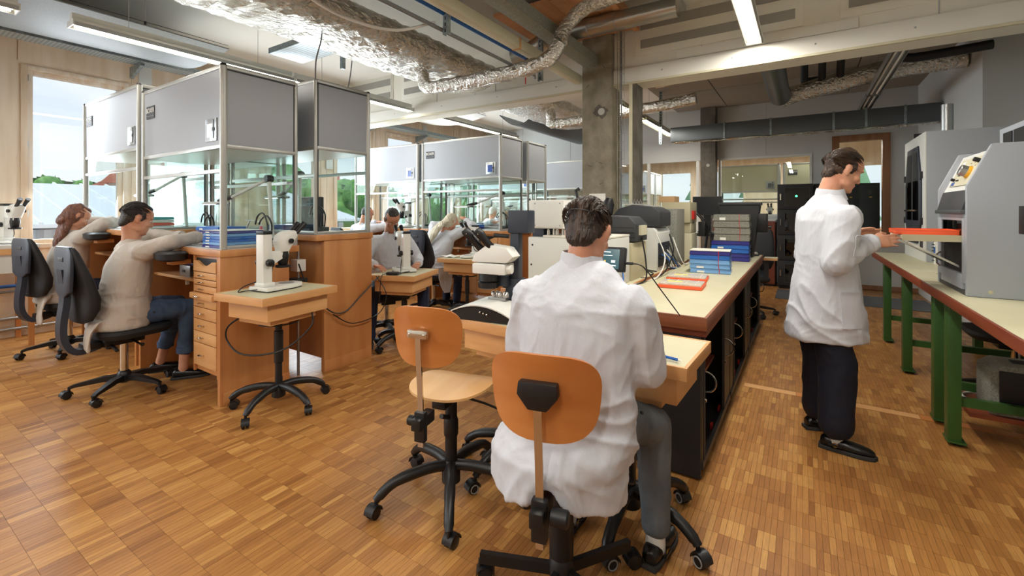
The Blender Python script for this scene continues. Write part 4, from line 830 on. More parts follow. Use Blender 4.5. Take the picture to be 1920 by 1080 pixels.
# ---- devices on the long cream table
t = thing('white_measuring_device', 'white measuring device with raised square box and silver cylinders', 'device', (-1.44, 3.22, .86)); box('body', (-.33, -.25, 0), (.30, .25, .36), 'white_metal', t, .01); box('top_plate', (-.20, -.25, .36), (.30, .25, .375), 'offwhite', t, .003)
u = box('upper_box', (-.33, -.24, .425), (-.03, .12, .64), 'white_plastic', t, .012); box('cover', (-.285, -.246, .435), (-.045, -.240, .63), 'white_metal', u, .003)
for x in (-.27, -.06):
    for z in (.45, .615): MB().ball((x, -.247, z), (.006, .003, .006), 8, 6).build('screw', 'steel', u)
box('foot_block', (-.32, -.2, .36), (-.22, .0, .425), 'slate', t, .004); box('foot_block', (-.10, -.1, .375), (-.03, .1, .425), 'slate', t, .004)
for k in range(5): MB().lathe([(.014, 0), (.014, .035), (.010, .037), (.010, .045), (0, .045)], c=(-.19 + k * .038, -.18 + .02 * (k % 2), .375), n=12).build('silver_cylinder', 'chrome', t)
MB().cyl((-.29, -.251, .30), (-.29, -.25, .30), .008, n=10).build('key_hole', 'black', t); MB().cyl((-.30, -.251, .15), (-.30, -.25, .15), .008, n=10).build('key_hole', 'black', t)
MB().tube([(-.05, .05, .64), (-.07, .05, .72), (-.04, .05, .73)], [.012, .012, .016], 8).build('rest', 'black', t)
t = thing('grey_lens_device', 'dark grey ribbed device on a cream plinth next to the white device', 'device', (-1.28, 3.72, .86)); box('plinth', (-.16, -.2, 0), (.14, .2, .30), 'cream_device', t, .006); b = MB(); b.prism([(-.18, .31), (.16, .31), (.16, .45), (.10, .51), (-.10, .52), (-.18, .50)], -.16, .16, Matrix.Rotation(R(90), 4, 'X'), bev=.012); b.build('dark_housing', 'charcoal', t)
for k in range(3): box('rib', (-.17, -.163, .34 + k * .04), (.15, -.160, .345 + k * .04), 'black', t)
box('side_connector', (.16, -.08, .36), (.18, .08, .44), 'cream_metal', t); 
t = thing('grey_cabinet_device', 'light grey device with rounded shoulder and dark curved hood on top', 'device', (-1.30, 4.42, .86)); b = MB(); b.prism([(-.22, 0), (.18, 0), (.18, .36), (.15, .40), (-.22, .40)], -.25, .25, Matrix.Rotation(R(90), 4, 'X'), bev=.012); b.build('body', 'white_metal', t); box('port_panel', (.181, -.2, .04), (.186, .2, .26), 'black', t)
b = MB(); b.prism([(-.30, .41), (.20, .41), (.20, .55), (.12, .60), (-.06, .62), (-.20, .58), (-.27, .50)], -.2, .2, Matrix.Rotation(R(90), 4, 'X'), bev=.015); b.build('curved_hood', 'charcoal', t)
for k in range(6): MB().tube(smooth_path([(.186, -.15 + k * .05, .12 + .03 * (k % 3)), (.25, -.14 + k * .05, .10), (.24 + .01 * k, -.10 + k * .06, .025), (.28, k * .05, .013)], 4), .006, 6).build('cable', ['black', 'blue_pipe', 'white_cable'][k % 3], t)
t = thing('acrylic_magnifier', 'tall clear tube lamp with rounded black top beside the column', 'lamp', (-1.62, 4.1, .86), R(0)); MB().box((0, 0, .02), (.14, .12, .04), bev=.008).build('foot', 'black', t); b = MB(); b.tube([(0, 0, .04), (.02, 0, .35), (.07, 0, .63), (.08, 0, .68)], [.05, .05, .055, .03], 14); b.build('dark_shell', 'black', t); MB().tube([(.005, -.05, .30), (.05, -.05, .58)], .02, 10).build('bright_strip', 'white_plastic', t)
t = thing('grey_tower', 'narrow grey metal tower next to the cream projector', 'device', (-1.20, 5.05, .86)); box('body', (-.12, -.18, 0), (.10, .18, .58), 'tray_grey', t, .006); MB().ball((.04, -.181, .50), (.006, .003, .006), 8, 6).build('screw', 'chrome', t)
t = thing('cream_projector', 'cream profile projector with stepped head and column', 'device', (-1.18, 5.62, .86)); box('head', (-.22, -.18, .42), (.10, .2, .66), 'cream_device', t, .012); box('neck', (-.04, -.14, .30), (.10, .16, .42), 'cream_device', t, .01); box('pillar', (-.02, -.14, 0), (.11, .16, .30), 'cream_metal', t, .012); box('lens_tube', (-.2, -.12, .2), (-.1, .1, .42), 'charcoal', t, .02); box('red_switch', (.10, -.10, .46), (.125, .0, .56), 'red', t); box('cardboard_box', (-.26, -.16, .66), (-.08, .08, .73), 'card', t)
t = thing('black_camera_stand', 'black articulated camera stand at the cream projector', 'stand', (-1.02, 5.95, .865)); box('foot', (-.06, -.08, 0), (.06, .08, .02), 'black', t, .004); MB().tube([(0, 0, .02), (.05, 0, .36), (-.08, 0, .52), (-.12, 0, .56)], [.016, .016, .016, .02], 8).build('arm', 'black', t); box('camera_head', (-.06, -.05, .24), (.02, .05, .42), 'black', t, .006); MB().tube(smooth_path([(.05, 0, .36), (.09, .02, .2), (.05, -.1, .03), (.0, -.2, .008)], 5), .005, 6).build('cable', 'black', t)
t = thing('tower_computer', 'dark grey slim computer beside the articulated stand', 'computer', (-.92, 6.2, .865)); box('casing', (-.05, -.12, 0), (.05, .12, .28), 'charcoal', t, .006); box('bezel', (-.052, -.123, .02), (.052, -.12, .27), 'black', t)
for k, (pts, m) in enumerate((([(-1.05, 4.35, 1.2), (-.98, 4.2, 1.05), (-1.0, 3.9, .88), (-1.12, 3.7, .866)], 'black'), ([(-1.12, 3.72, 1.2), (-1.05, 3.6, 1.0), (-1.02, 3.45, .88), (-1.1, 3.2, .866)], 'black'), ([(-1.08, 4.0, 1.22), (-.99, 3.95, 1.02), (-1.0, 3.7, .87), (-1.09, 3.3, .866)], 'white_cable'), ([(-1.136, 3.3, .95), (-1.09, 3.15, .875), (-1.11, 2.92, .872), (-1.3, 2.84, .872)], 'blue_pipe'), ([(-1.113, 4.6, 1.1), (-1.03, 4.5, .95), (-1.05, 4.9, .872), (-1.075, 5.3, .872)], 'black'), ([(-1.113, 4.75, 1.15), (-1.0, 4.7, .9), (-1.02, 5.2, .872), (-1.05, 5.45, .872)], 'white_cable'), ([(-1.1, 4.1, .874), (-1.2, 4.05, .89), (-1.1, 3.98, .874), (-1.09, 3.86, .872)], 'black'))):
    o = cable(pts, .006, m, name='device_cable')
    for v in o.data.vertices: v.co.z = max(v.co.z, .8655)      # cables lie on the tops, not in them
    tag(o, ['black cable running down from the curved hood', 'black cable of the ribbed device', 'white cable draped over the table edge', 'blue cable curling on the table front', 'black cable below the grey tower', 'white cable below the cream projector', 'short black cable loop between devices'][k], 'cable', 'cables on the device table')
# ---- on the long counter
def lid_box(x, y, rot, label):
    t = thing('orange_tray_box', label, 'tray', (x, y, .866), rot); box('tray_body', (-.15, -.12, 0), (.15, .12, .022), 'orange', t, .003); box('clear_lid', (-.142, -.112, .022), (.142, .112, .034), 'clear_lid', t, .003); box('paper_slip', (-.10, -.03, .0341), (.0, .03, .0349), 'note', t)
    for k in range(4): box('divider', (-.11 + k * .07, -.11, .0342), (-.107 + k * .07, .11, .0352), 'white_plastic', t)
lid_box(-.74, 3.44, R(3), 'orange tray box with clear lid and yellow slip, at the counter front'); lid_box(-.78, 3.83, R(5), 'orange tray box with clear lid, just behind the first orange one')
tray_stack(-.70, 4.42, .866, .33, .26, ['blue_pale', 'blue_pale', 'blue_pale', 'blue_tray', 'blue_deep'], 'blue tray %s the banded stack on the counter', R(4), .04, 'banded blue trays on the counter', 'offwhite', True)
tray_stack(-.68, 5.62, .866, .38, .30, ['blue_deep', 'blue_deep', 'blue_tray', 'blue_tray', 'blue_deep'], 'blue tray %s the stack below the grey boxes', R(2), .044, 'blue trays of the tall stack')
tray_stack(-.665, 5.62, .866 + .22, .36, .28, ['tray_grey', 'tray_grey', 'tray_grey', 'tray_grey'], 'grey foam box %s the pile on the blue trays', R(2), .074, 'grey foam boxes', None, True)
t = thing('black_case', 'tall black flared case behind the grey foam boxes', 'case', (-.62, 6.12, .866)); b = MB(); b.prism([(-.13, 0), (.12, 0), (.20, .62), (-.24, .62)], -.12, .12, Matrix.Rotation(R(90), 4, 'X'), bev=.01); b.build('case_body', 'black_matt', t); box('rim', (-.25, -.13, .62), (.21, .13, .65), 'charcoal', t, .004); box('side_unit', (.16, -.1, .30), (.27, .1, .52), 'black', t, .006)
for z in (.53, .36): MB().cyl((.28, 0, z), (.31, 0, z), .02, n=12).build('knob', 'black', t)
t = thing('white_mouse', 'white rounded pointing device at the far counter corner', 'mouse', (-.50, 6.34, .866)); MB().ball((0, 0, .022), (.035, .06, .020), 12, 8).build('shell', 'white_plastic', t); box('pad', (-.05, -.08, 0), (.05, .08, .003), 'black', t)
t = thing('pull_out_board', 'small cream pull-out board at the far end of the counter', 'board', (-.36, 6.52, .80)); box('board', (-.05, -.1, 0), (.10, .1, .03), 'beech_light', t, .003); box('board_top', (-.045, -.095, .03), (.095, .095, .032), 'cream_top', t); box('bracket', (-.05, -.03, -.25), (.0, .03, 0), 'cabinet_dark', t)
t = thing('desk', 'low dark desk carrying the black monitor, beyond the counter', 'desk', (-1.25, 7.6, 0)); box('top', (-.6, -.4, 1.04), (.5, .4, 1.08), 'cabinet_dark', t, .003)
for x in (-.55, .45):
    for y in (-.35, .35): box('leg', (x - .02, y - .02, 0), (x + .02, y + .02, 1.04), 'cabinet_dark', t)
t = thing('desk_monitor', 'black flat monitor seen from behind the tray stacks', 'monitor', (-1.24, 7.5, 1.08)); box('foot', (-.12, -.1, 0), (.12, .1, .015), 'black', t, .003); box('stem', (-.05, -.01, .015), (.05, .03, .3), 'black', t); box('casing', (-.21, -.025, .27), (.21, .015, .56), 'charcoal', t, .005); box('screen', (-.2, -.027, .285), (.2, -.025, .55), 'screen_off', t)
# ---- curing machine on the near green table; front looks to -X
t = thing('curing_machine', 'silver-grey curing machine with sloped control panel and open drawer', 'machine', (.80, 3.97, .92))
RY = Matrix.Rotation(R(90), 4, 'X')
prof = [(.02, .03), (.55, .03), (.55, .86), (.125, .86), (.03, .63), (.02, .62)]
b = MB(); b.prism(prof, -.30, .30, RY); b.build('body', 'white_metal', t)
pc = [(0, 0), (.58, 0), (.58, .885), (.105, .885), (.0, .645)]
for ya, yb in ((-.335, -.30), (.30, .335)):
    b = MB(); b.prism(pc, ya, yb, RY, bev=.012); b.build('side_cheek', 'panel_grey', t)
box('base_skirt', (.005, -.30, .0), (.55, .30, .03), 'charcoal', t)
for x in (.10, .45): MB().cyl((x, -.3365, .035), (x, -.3355, .035), .011, n=12).build('bolt', 'chrome', t)
MB().cyl((.30, -.336, .60), (.30, -.345, .60), .013, n=14).build('lock', 'black', t)
SL = Matrix.Translation((.0275, 0, .63)) @ Matrix.Rotation(math.atan2(.095, .23), 4, 'Y')      # sloped front, local z up the slope
def sl(name, y0, y1, z0, z1, out, m, par=t, bev=.0): return MB().box((-out / 2, (y0 + y1) / 2, (z0 + z1) / 2), (out, y1 - y0, z1 - z0), M=SL, bev=bev).build(name, m, par)
cp = sl('control_panel', -.26, .22, .03, .22, .004, 'cream_metal', bev=.001); sl('display', .03, .13, .10, .135, .007, 'lcd_grey', cp); sl('label_sticker', .10, .17, .17, .20, .0055, 'paper', cp); sl('label_sticker', .12, .19, .035, .06, .0055, 'lcd_blue', cp)
for k in range(3): sl('button', .06 + k * .02, .072 + k * .02, .065, .073, .009, 'black', cp)
for k in range(5): sl('print_mark', -.14 + k * .035, -.125 + k * .035, .155 + .02 * (k % 2), .160 + .02 * (k % 2), .005, 'black', cp)
for (y, z, r, h_, m) in ((-.09, .115, .034, .05, 'steel'), (-.09, .115, .026, .022, 'yellow_part'), (-.17, .185, .014, .03, 'black'), (.16, .075, .010, .02, 'black')):
    MB().lathe([(r, 0), (r, h_), (r * .8, h_ + .004), (0, h_ + .004)] if m != 'yellow_part' else [(r * 1.5, 0), (r * 1.5, .012), (r * 1.36, .02)], M=SL @ Matrix.Translation((0, y, z)) @ Matrix.Rotation(R(-90), 4, 'Y'), n=18).build('dial', m, cp)
b = MB(); b.prism([(-.012, .50), (.03, .50), (.06, .625), (.02, .625)], -.29, .29, RY, bev=.004); b.build('visor', 'charcoal', t); box('visor_lip', (-.02, -.30, .48), (.03, .30, .505), 'duct_dark', t, .004)
# window frame and open drawer
b = MB()
for (ya, yb, za, zb_) in ((-.30, -.24, .07, .48), (.24, .30, .07, .48), (-.24, .24, .44, .48), (-.24, .24, .03, .12)): b.b2((.0, ya, za), (.022, yb, zb_), .004)
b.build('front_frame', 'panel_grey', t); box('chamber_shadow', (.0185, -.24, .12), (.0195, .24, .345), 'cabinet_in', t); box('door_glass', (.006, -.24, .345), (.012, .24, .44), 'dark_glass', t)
box('chamber_lamp', (.014, -.23, .35), (.018, .23, .43), 'duct_dark', t)
dw = box('drawer', (-.27, -.22, .325), (.02, .22, .345), 'cream_metal', t, .002); MB().b2((-.27, -.235, .31), (.02, -.22, .35)).b2((-.27, .22, .31), (.02, .235, .35)).build('drawer_slide', 'cream_device', dw)
MB().bar((-.24, -.2, .30), (.0, -.2, .16), .02, .012).bar((-.24, .2, .30), (.0, .2, .16), .02, .012).build('drawer_strut', 'chrome', t)
MB().tube([(.0, .245, .12), (-.02, .245, .14), (-.02, .245, .20), (.0, .245, .22)], .006, 6).build('handle', 'chrome', t)
b = MB(); b.prism([(-.22, 0), (.30, 0), (.30, .15), (-.15, .15)], .30, .31, Matrix.Translation((.0, .0, .885)) @ Matrix.Rotation(R(90), 4, 'Z') @ Matrix.Rotation(R(90), 4, 'X')); b.b2((.31, -.30, .885), (.55, .30, .90)); b.build('rear_vent', 'panel_grey', t); box('vent_hole', (.294, -.12, .91), (.300, .05, 1.0), 'cabinet_in', t); box('vent_hole', (.294, .08, .91), (.300, .22, 1.0), 'cabinet_in', t)
t = thing('orange_load_tray', 'bright orange tray held by the standing person at the machine drawer', 'tray', (.655, 3.93, 1.268)); box('tray_body', (-.15, -.14, 0), (.15, .14, .026), 'orange', t, .004); MB().b2((-.15, -.14, .026), (.15, -.132, .032)).b2((-.15, .132, .026), (.15, .14, .032)).b2((-.15, -.132, .026), (-.142, .132, .032)).b2((.142, -.132, .026), (.15, .132, .032)).build('rim', 'orange', t)
# tall oven cabinet on the far green table
t = thing('oven_cabinet', 'tall light-grey oven cabinet with dark six-sided glass door', 'machine', (1.0, 6.38, .92)); box('body', (.015, -.51, 0), (.55, .51, 1.27), 'panel_grey', t, .006); box('front_plate', (0, -.51, 0), (.015, .51, 1.27), 'white_metal', t, .004)
def hexa(s_, k=1.0): return [(-.22 * s_, -.50 * k), (.22 * s_, -.50 * k), (.40 * s_, -.27 * k), (.40 * s_, .12 * k), (.26 * s_, .50 * k), (-.26 * s_, .50 * k), (-.40 * s_, .12 * k), (-.40 * s_, -.27 * k)]
MX = FX(0, 0, .66, '-x'); MB().prism(hexa(1.0), 0, .014, MX, bev=.003).build('door', 'slate', t)
for ya in (-.30, .04):
    MB().prism([(ya, -.26), (ya + .26, -.26), (ya + .26, .12), (ya + .20 if ya > -.1 else ya + .26, .44), (ya if ya > -.1 else ya + .06, .44), (ya, .12)], .0145, .017, MX).build('door_glass', 'smoke_glass', t)
MB().tube([(-.03, -.27, .50), (-.045, -.2, .50), (-.045, .2, .50), (-.03, .27, .50)], .010, 8).build('door_handle', 'chrome', t)
for y in (-.41, .41):
    for z in (.36, .82): box('latch', (-.022, y - .02, z), (.0, y + .02, z + .07), 'black', t, .003)
box('switch_plate', (-.008, -.43, .10), (0, -.33, .26), 'charcoal', t, .002); MB().prism([(-.10, 0), (.10, 0), (.06, .12), (-.06, .12)], 0, .05, Matrix.Translation((.1, .0, 1.27))).build('exhaust_base', 'black', t); MB().cyl((.28, .1, 1.27), (.28, .1, 1.62), .05, n=16).build('exhaust_pipe', 'steel', t)
t = thing('edge_machine', 'white machine with black latch at the near end of the green-legged table', 'machine', (.80, 2.50, .92)); box('body', (.012, -.34, 0), (.55, .34, 1.02), 'white_metal', t, .01); box('front_door', (0, -.32, .04), (.012, .32, .98), 'white_plastic', t, .003); box('latch', (-.02, .25, .40), (0, .31, .52), 'black', t, .003); box('foot_rail', (.02, -.33, -.0), (.5, .33, .01), 'black', t)
# paper discs and file on the far green table
for k, (x, y, r) in enumerate(((.90, 4.98, .10), (.98, 4.80, .10), (1.05, 4.62, .09))):
    o = MB().lathe([(.02, 0), (r, 0), (r, .004), (.02, .004)], n=28).build('sample_disc', 'cream_metal'); o.location = (x, y, .921 + .0045 * k); tag(o, ['pale sample disc lying nearest the oven cabinet', 'middle pale sample disc on the green-legged table', 'pale sample disc beside the curing machine'][k], 'disc', 'sample discs')
t = thing('ring_binder', 'white spiral-bound manual with blue mark leaning by the oven cabinet', 'manual', (1.04, 5.70, .92), R(8)); box('pages', (0, -.02, 0), (.20, .02, .30), 'paper', t); box('blue_mark', (-.001, -.018, .10), (0, .018, .16), 'blue_tray', t)
for k in range(9): MB().tube([(-.0, .0, .03 + k * .03), (-.014, .0, .032 + k * .03), (-.014, .018, .034 + k * .03), (.0, .02, .034 + k * .03)], .003, 5).build('spiral_ring', 'black', t)
# device under the near table
t = thing('power_unit', 'beige and black power unit on the shelf under the near green-legged table', 'device', (1.16, 3.945, .20)); b = MB(); b.prism([(-.22, .0), (.2, 0), (.2, .30), (-.16, .30), (-.22, .26)], -.13, .13, Matrix.Rotation(R(90), 4, 'X'), bev=.015); b.build('casing', 'tray_grey', t); box('front_grille', (-.18, -.137, .02), (.19, -.127, .27), 'black', t, .01); box('top_grip', (-.10, -.03, .30), (.10, .03, .31), 'charcoal', t, .004)
for k, pts in enumerate(([(1.05, 4.07, .25), (.95, 4.17, .215), (.88, 4.1, .21), (.90, 4.0, .21), (.96, 3.93, .21)], [(1.1, 4.07, .32), (1.0, 4.3, .22), (.92, 4.45, .04), (.95, 4.6, .012), (1.3, 4.7, .012)])):
    o = cable(pts, .008, ['white_cable', 'black'][k], name='floor_cable'); tag(o, ['white cable looped on the lower shelf of the green-legged table', 'black cable drooping from the power unit to the floor'][k], 'cable')
t = thing('waste_bin', 'dark bin standing under the near green-legged table', 'bin', (1.40, 4.62, 0)); MB().lathe([(.10, 0), (.13, .30), (.125, .30), (.097, .01), (0, .01)], n=20).build('bin_body', 'black', t); MB().tube([(.13 * math.cos(a), .13 * math.sin(a), .30) for a in [2 * PI * i / 20 for i in range(20)]], .006, 6, closed=True).build('rim', 'charcoal', t)
o = cable([(-3.33, 1.65, .678), (-3.40, 1.58, .60), (-3.40, 1.58, .50), (-3.26, 1.62, .42), (-3.07, 1.78, .44), (-2.98, 1.94, .58), (-3.02, 1.98, .678)], .006, 'black', name='hanging_cable'); tag(o, 'black cable hanging in a loop under the trolley with the white microscope', 'cable')
o = cable([(-3.51, 2.18, .98), (-3.50, 2.25, .80), (-3.50, 2.45, .55), (-3.50, 2.62, .50), (-3.50, 2.8, .62), (-3.48, 3.0, .78)], .006, 'black', name='hanging_cable'); tag(o, 'black cable slung across the plain beech end panel', 'cable')
o = cable([(-3.50, 2.98, .78), (-3.40, 3.02, .60), (-3.46, 2.97, .42), (-3.49, 2.7, .38), (-3.50, 2.5, .50)], .005, 'black', name='hanging_cable'); tag(o, 'thin black cable drooping lower across the beech end panel', 'cable')
t = thing('power_strip', 'black transformer and plugs between the two first-row benches', 'power strip', (-3.66, 2.27, .60)); box('adapter', (-.06, -.05, .12), (.06, .05, .24), 'black', t, .006); box('plug_block', (-.05, -.04, .30), (.05, .04, .40), 'white_plastic', t, .004); box('plug_block', (-.04, -.045, 0), (.05, .045, .10), 'charcoal', t, .004); MB().cyl((0, 0, -.6), (0, 0, .52), .012, n=8).build('mount_pole', 'steel', t)
t = thing('transformer', 'small black transformer lying on the trolley before the microscope person', 'transformer', (-3.42, 3.12, .782), R(25)); box('casing', (-.06, -.03, 0), (.06, .03, .03), 'black', t, .005); MB().tube(smooth_path([(-.06, 0, .015), (-.078, -.03, .010), (-.076, -.075, .012), (-.08, -.105, -.04), (-.09, -.115, -.25)], 5), .004, 6).build('cable', 'black', t)
o = MB().grid(lambda u, v: Vector(((u - .5) * .22, (v - .5) * .16, .012 + .018 * math.sin(3.1 * u) * math.sin(3.1 * v) + .006 * math.sin(11 * u + 5 * v))), 14, 10, .003).build('cleaning_cloth', 'paper'); o.location = (-3.95, 4.62, .802); tag(o, 'crumpled white cloth on the trolley by the second bench', 'cloth')
t = thing('wire_basket', 'small wire basket of fittings on the grey device hood', 'basket', (-1.40, 4.42, 1.481))
for k in range(6): MB().tube([(-.09 + .03 * k, -.05, .0), (-.08 + .03 * k, -.05, .05), (-.06 + .03 * k, -.05, .0)], .0025, 5).build('wire', 'steel', t)
box('tray', (-.1, -.06, 0), (.1, .06, .006), 'white_plastic', t)
# ================================================================== people
def _hash(i, j, k): 
    h = (i * 374761393 + j * 668265263 + k * 2147483647) & 0xffffffff; h = ((h ^ (h >> 13)) * 1274126177) & 0xffffffff
    return ((h ^ (h >> 16)) & 0xffff) / 32767.5 - 1
def vnoise(P):
    P = np.asarray(P); F = np.floor(P).astype(np.int64); f = P - F; f = f * f * (3 - 2 * f); o = 0
    for a in (0, 1):
        for b in (0, 1):
            for c in (0, 1):
                w = (f[:, 0] if a else 1 - f[:, 0]) * (f[:, 1] if b else 1 - f[:, 1]) * (f[:, 2] if c else 1 - f[:, 2])
                o = o + w * _hash(F[:, 0] + a, F[:, 1] + b, F[:, 2] + c)
    return o
def V3(*a): return Vector(a)
def pr_rings(rings, n=16, p=2.0):
    """closed loft; rings = [(centre, X axis * rx, Y axis * ry)]"""
    V = []; F = []
    for c, ax, ay in rings:
        for j in range(n):
            t = 2 * PI * j / n; cs, sn = math.cos(t), math.sin(t); V.append(Vector(c) + Vector(ax) * math.copysign(abs(cs) ** (2 / p), cs) + Vector(ay) * math.copysign(abs(sn) ** (2 / p), sn))
    m = len(rings)
    for i in range(m - 1):
        for j in range(n): F.append((i * n + j, i * n + (j + 1) % n, (i + 1) * n + (j + 1) % n, (i + 1) * n + j))
    F.append(tuple(reversed(range(n)))); F.append(tuple(range((m - 1) * n, m * n))); return V, F
def pr_cap(a, b, r0, r1=None, n=12, flat=1.0, fdir=None):
    a, b = Vector(a), Vector(b); r1 = r0 if r1 is None else r1; t = (b - a); L = t.length; t = t / L if L > 1e-6 else V3(0, 0, 1)
    u = t.orthogonal().normalized() if fdir is None else (Vector(fdir) - t * t.dot(Vector(fdir))).normalized(); w = t.cross(u); R_ = []
    for k in range(1, 5): q = PI / 2 * k / 4; R_.append((a - t * r0 * math.cos(q), r0 * math.sin(q)))
    for k in range(0, 4): q = PI / 2 * k / 4; R_.append((b + t * r1 * math.sin(q), r1 * math.cos(q)))
    return pr_rings([(c, u * r * flat, w * r) for c, r in R_], n)
def pr_ell(c, r, M=None, n=14, k=9):
    M = Matrix() if M is None else M; R_ = []
    for i in range(1, k): q = PI * i / k; R_.append((-math.cos(q), math.sin(q)))
    C = Vector(c); A = M.to_3x3(); return pr_rings([(C + A @ V3(0, 0, z * r[2]), A @ V3(s * r[0], 0, 0), A @ V3(0, s * r[1], 0)) for z, s in R_], n)
def chain(pts, rs, n=12, flat=1.0, fdir=None): return [pr_cap(pts[i], pts[i + 1], rs[i], rs[i + 1], n, flat, fdir) for i in range(len(pts) - 1)]
def xf(prims, M): return [([M @ v for v in V], F) for V, F in prims]
def blob(name, prims, voxel, smooth, material, parent, wrinkle=None, after=None):
    V = []; F = []
    for v, f in prims:
        k = len(V); V += [tuple(p) for p in v]; F += [tuple(i + k for i in q) for q in f]
    me = bpy.data.meshes.new('tmp'); me.from_pydata(V, [], F); bm = bmesh.new(); bm.from_mesh(me); bmesh.ops.recalc_face_normals(bm, faces=bm.faces); bm.to_mesh(me); bm.free()
    o = bpy.data.objects.new('tmp', me); COL.objects.link(o); md = o.modifiers.new('r', 'REMESH'); md.mode = 'VOXEL'; md.voxel_size = voxel; md.use_smooth_shade = True
    dg = bpy.context.evaluated_depsgraph_get(); out_ = bpy.data.meshes.new_from_object(o.evaluated_get(dg)); bpy.data.objects.remove(o); bpy.data.meshes.remove(me)
    n = len(out_.vertices); P = np.empty(n * 3, np.float32); out_.vertices.foreach_get('co', P); P = P.reshape(-1, 3).astype(np.float64)
    E_ = np.empty(len(out_.edges) * 2, np.int32); out_.edges.foreach_get('vertices', E_); E_ = E_.reshape(-1, 2); deg = np.bincount(E_.ravel(), minlength=n)[:, None].clip(1)
    for _ in range(smooth):
        S = np.zeros_like(P)
        for q in range(3): S[:, q] = np.bincount(E_[:, 0], P[E_[:, 1], q], n) + np.bincount(E_[:, 1], P[E_[:, 0], q], n)
        P = P + .6 * (S / deg - P)
    if wrinkle or after:
        out_.vertices.foreach_set('co', P.astype(np.float32).ravel()); out_.update(); N = np.empty(n * 3, np.float32); out_.vertex_normals.foreach_get('vector', N); N = N.reshape(-1, 3)
        if wrinkle:
            amp, fr = wrinkle; a = vnoise(P * fr + 3 * vnoise(P * 2.2)[:, None]); b = vnoise(P[:, [2, 0, 1]] * np.array(fr) * 1.9 + 11); c = (1 - np.abs(a)) ** 3 * 1.6 - .7; e2 = vnoise(P * np.array(fr) * 2.7 + 2.5 * vnoise(P * 5)[:, None] + 31); e2 = (1 - np.abs(e2)) ** 4 - .3; P = P + N * (amp * (c * 1.1 + .3 * b + .55 * e2))[:, None]
        if after: P = after(P, N)
    out_.vertices.foreach_set('co', P.astype(np.float32).ravel()); out_.update(); out_.materials.clear(); out_.shade_smooth(); return link(name, out_, material, parent)
HEADP = [(-.118, .070, .040, .018), (-.108, .086, .012, .036), (-.088, .090, -.020, .050), (-.066, .087, -.045, .058), (-.045, .087, -.065, .063), (-.022, .085, -.082, .067), (-.004, .080, -.091, .070), (.010, .079, -.095, .072), (.028, .091, -.098, .074), (.05, .092, -.099, .075), (.072, .084, -.094, .072), (.092, .064, -.080, .062), (.108, .036, -.054, .044), (.117, .006, -.022, .020)]
def head_prims(M, ear=True):
    P = [pr_rings([((0, (f + b) / 2, z), (w, 0, 0), (0, (f - b) / 2, 0)) for z, f, b, w in HEADP], 28, 2.25)]
    P += [pr_cap((0, .086, .018), (0, .106, -.030), .0075, .0115, 10), pr_ell((.012, .096, -.034), (.009, .010, .008)), pr_ell((-.012, .096, -.034), (.009, .010, .008)), pr_ell((0, .089, -.060), (.021, .010, .0055)), pr_ell((0, .087, -.071), (.019, .010, .0065)), pr_ell((0, .076, -.100), (.024, .020, .017))]
    for s in (-1, 1):
        P += [pr_ell((s * .031, .080, .029), (.025, .012, .008)), pr_ell((s * .042, .062, -.022), (.024, .022, .022)), pr_ell((s * .047, .02, -.075), (.016, .035, .022)), pr_ell((s * .031, .071, .005), (.017, .010, .008))]
        if ear: P += [pr_ell((s * .078, -.012, -.004), (.007, .019, .032), Matrix.Rotation(s * R(-18), 4, 'Z') @ Matrix.Rotation(R(-12), 4, 'X')), pr_ell((s * .083, -.022, .008), (.005, .014, .022), Matrix.Rotation(s * R(-25), 4, 'Z')), pr_ell((s * .077, -.004, -.030), (.006, .009, .010))]
    return xf(P, M)
def hand_prims(M, side, curl=(.25, .35, .3), spread=.06, thumb=.5):
    """wrist at origin, fingers along +y, palm faces -z; side=+1: thumb towards +x"""
    P = [pr_rings([((0, -.01, 0), (.026, 0, 0), (0, 0, .019)), ((0, .015, 0), (.030, 0, 0), (0, 0, .018)), ((0, .05, -.001), (.040, 0, 0), (0, 0, .015)), ((0, .085, -.002), (.041, 0, 0), (0, 0, .0125)), ((0, .096, -.003), (.034, 0, 0), (0, 0, .009))], 14, 2.6)]
    for k, (x, L, r) in enumerate(((.030, .072, .0086), (.0105, .080, .0088), (-.0095, .075, .0085), (-.029, .060, .0076))):
        x *= side; a = 0; p = V3(x, .088 - abs(k - 1.2) * .004, -.002); pts = [p - V3(0, .02, 0), p]
        for q, sg in enumerate((.46, .30, .24)):
            a += curl[q] * (1 + .12 * k); d = V3(side * spread * (1.2 - k * .8), math.cos(a), -math.sin(a)).normalized(); p = p + d * L * sg * 1.05; pts.append(p)
        P += chain(pts, [r, r, r * .95, r * .88, r * .76], 10)
    p = V3(side * .026, .022, -.006); pts = [p]; a = thumb
    for L in (.040, .032, .024): p = p + V3(side * math.sin(a), math.cos(a) * .95, -.25).normalized() * L; pts.append(p); a -= .28
    P += chain(pts, [.0125, .0112, .0100, .0082], 10); return xf(P, M)
def look(o, y, z):
    """matrix with origin o, local y along y, local z near z"""
    y = Vector(y).normalized(); z = Vector(z); z = (z - y * y.dot(z)).normalized(); x = y.cross(z); M = Matrix((x, y, z)).transposed().to_4x4(); M.translation = Vector(o); return M
def short_hair(M, top=1.0, back=1.0):
    return xf([pr_ell((0, -.020, .036), (.0805, .099, .098 * max(1, top))), pr_ell((0, -.045, .0), (.074, .066, .062 * back)), pr_ell((.0, .016, .094), (.058, .050, .030 * top)), pr_ell((.014, .034, .094), (.040, .032, .020)), pr_ell((0, -.072, -.042 * back), (.058, .034, .05)), pr_ell((.071, .014, .02), (.010, .018, .04)), pr_ell((-.071, .014, .02), (.010, .018, .04))], M)
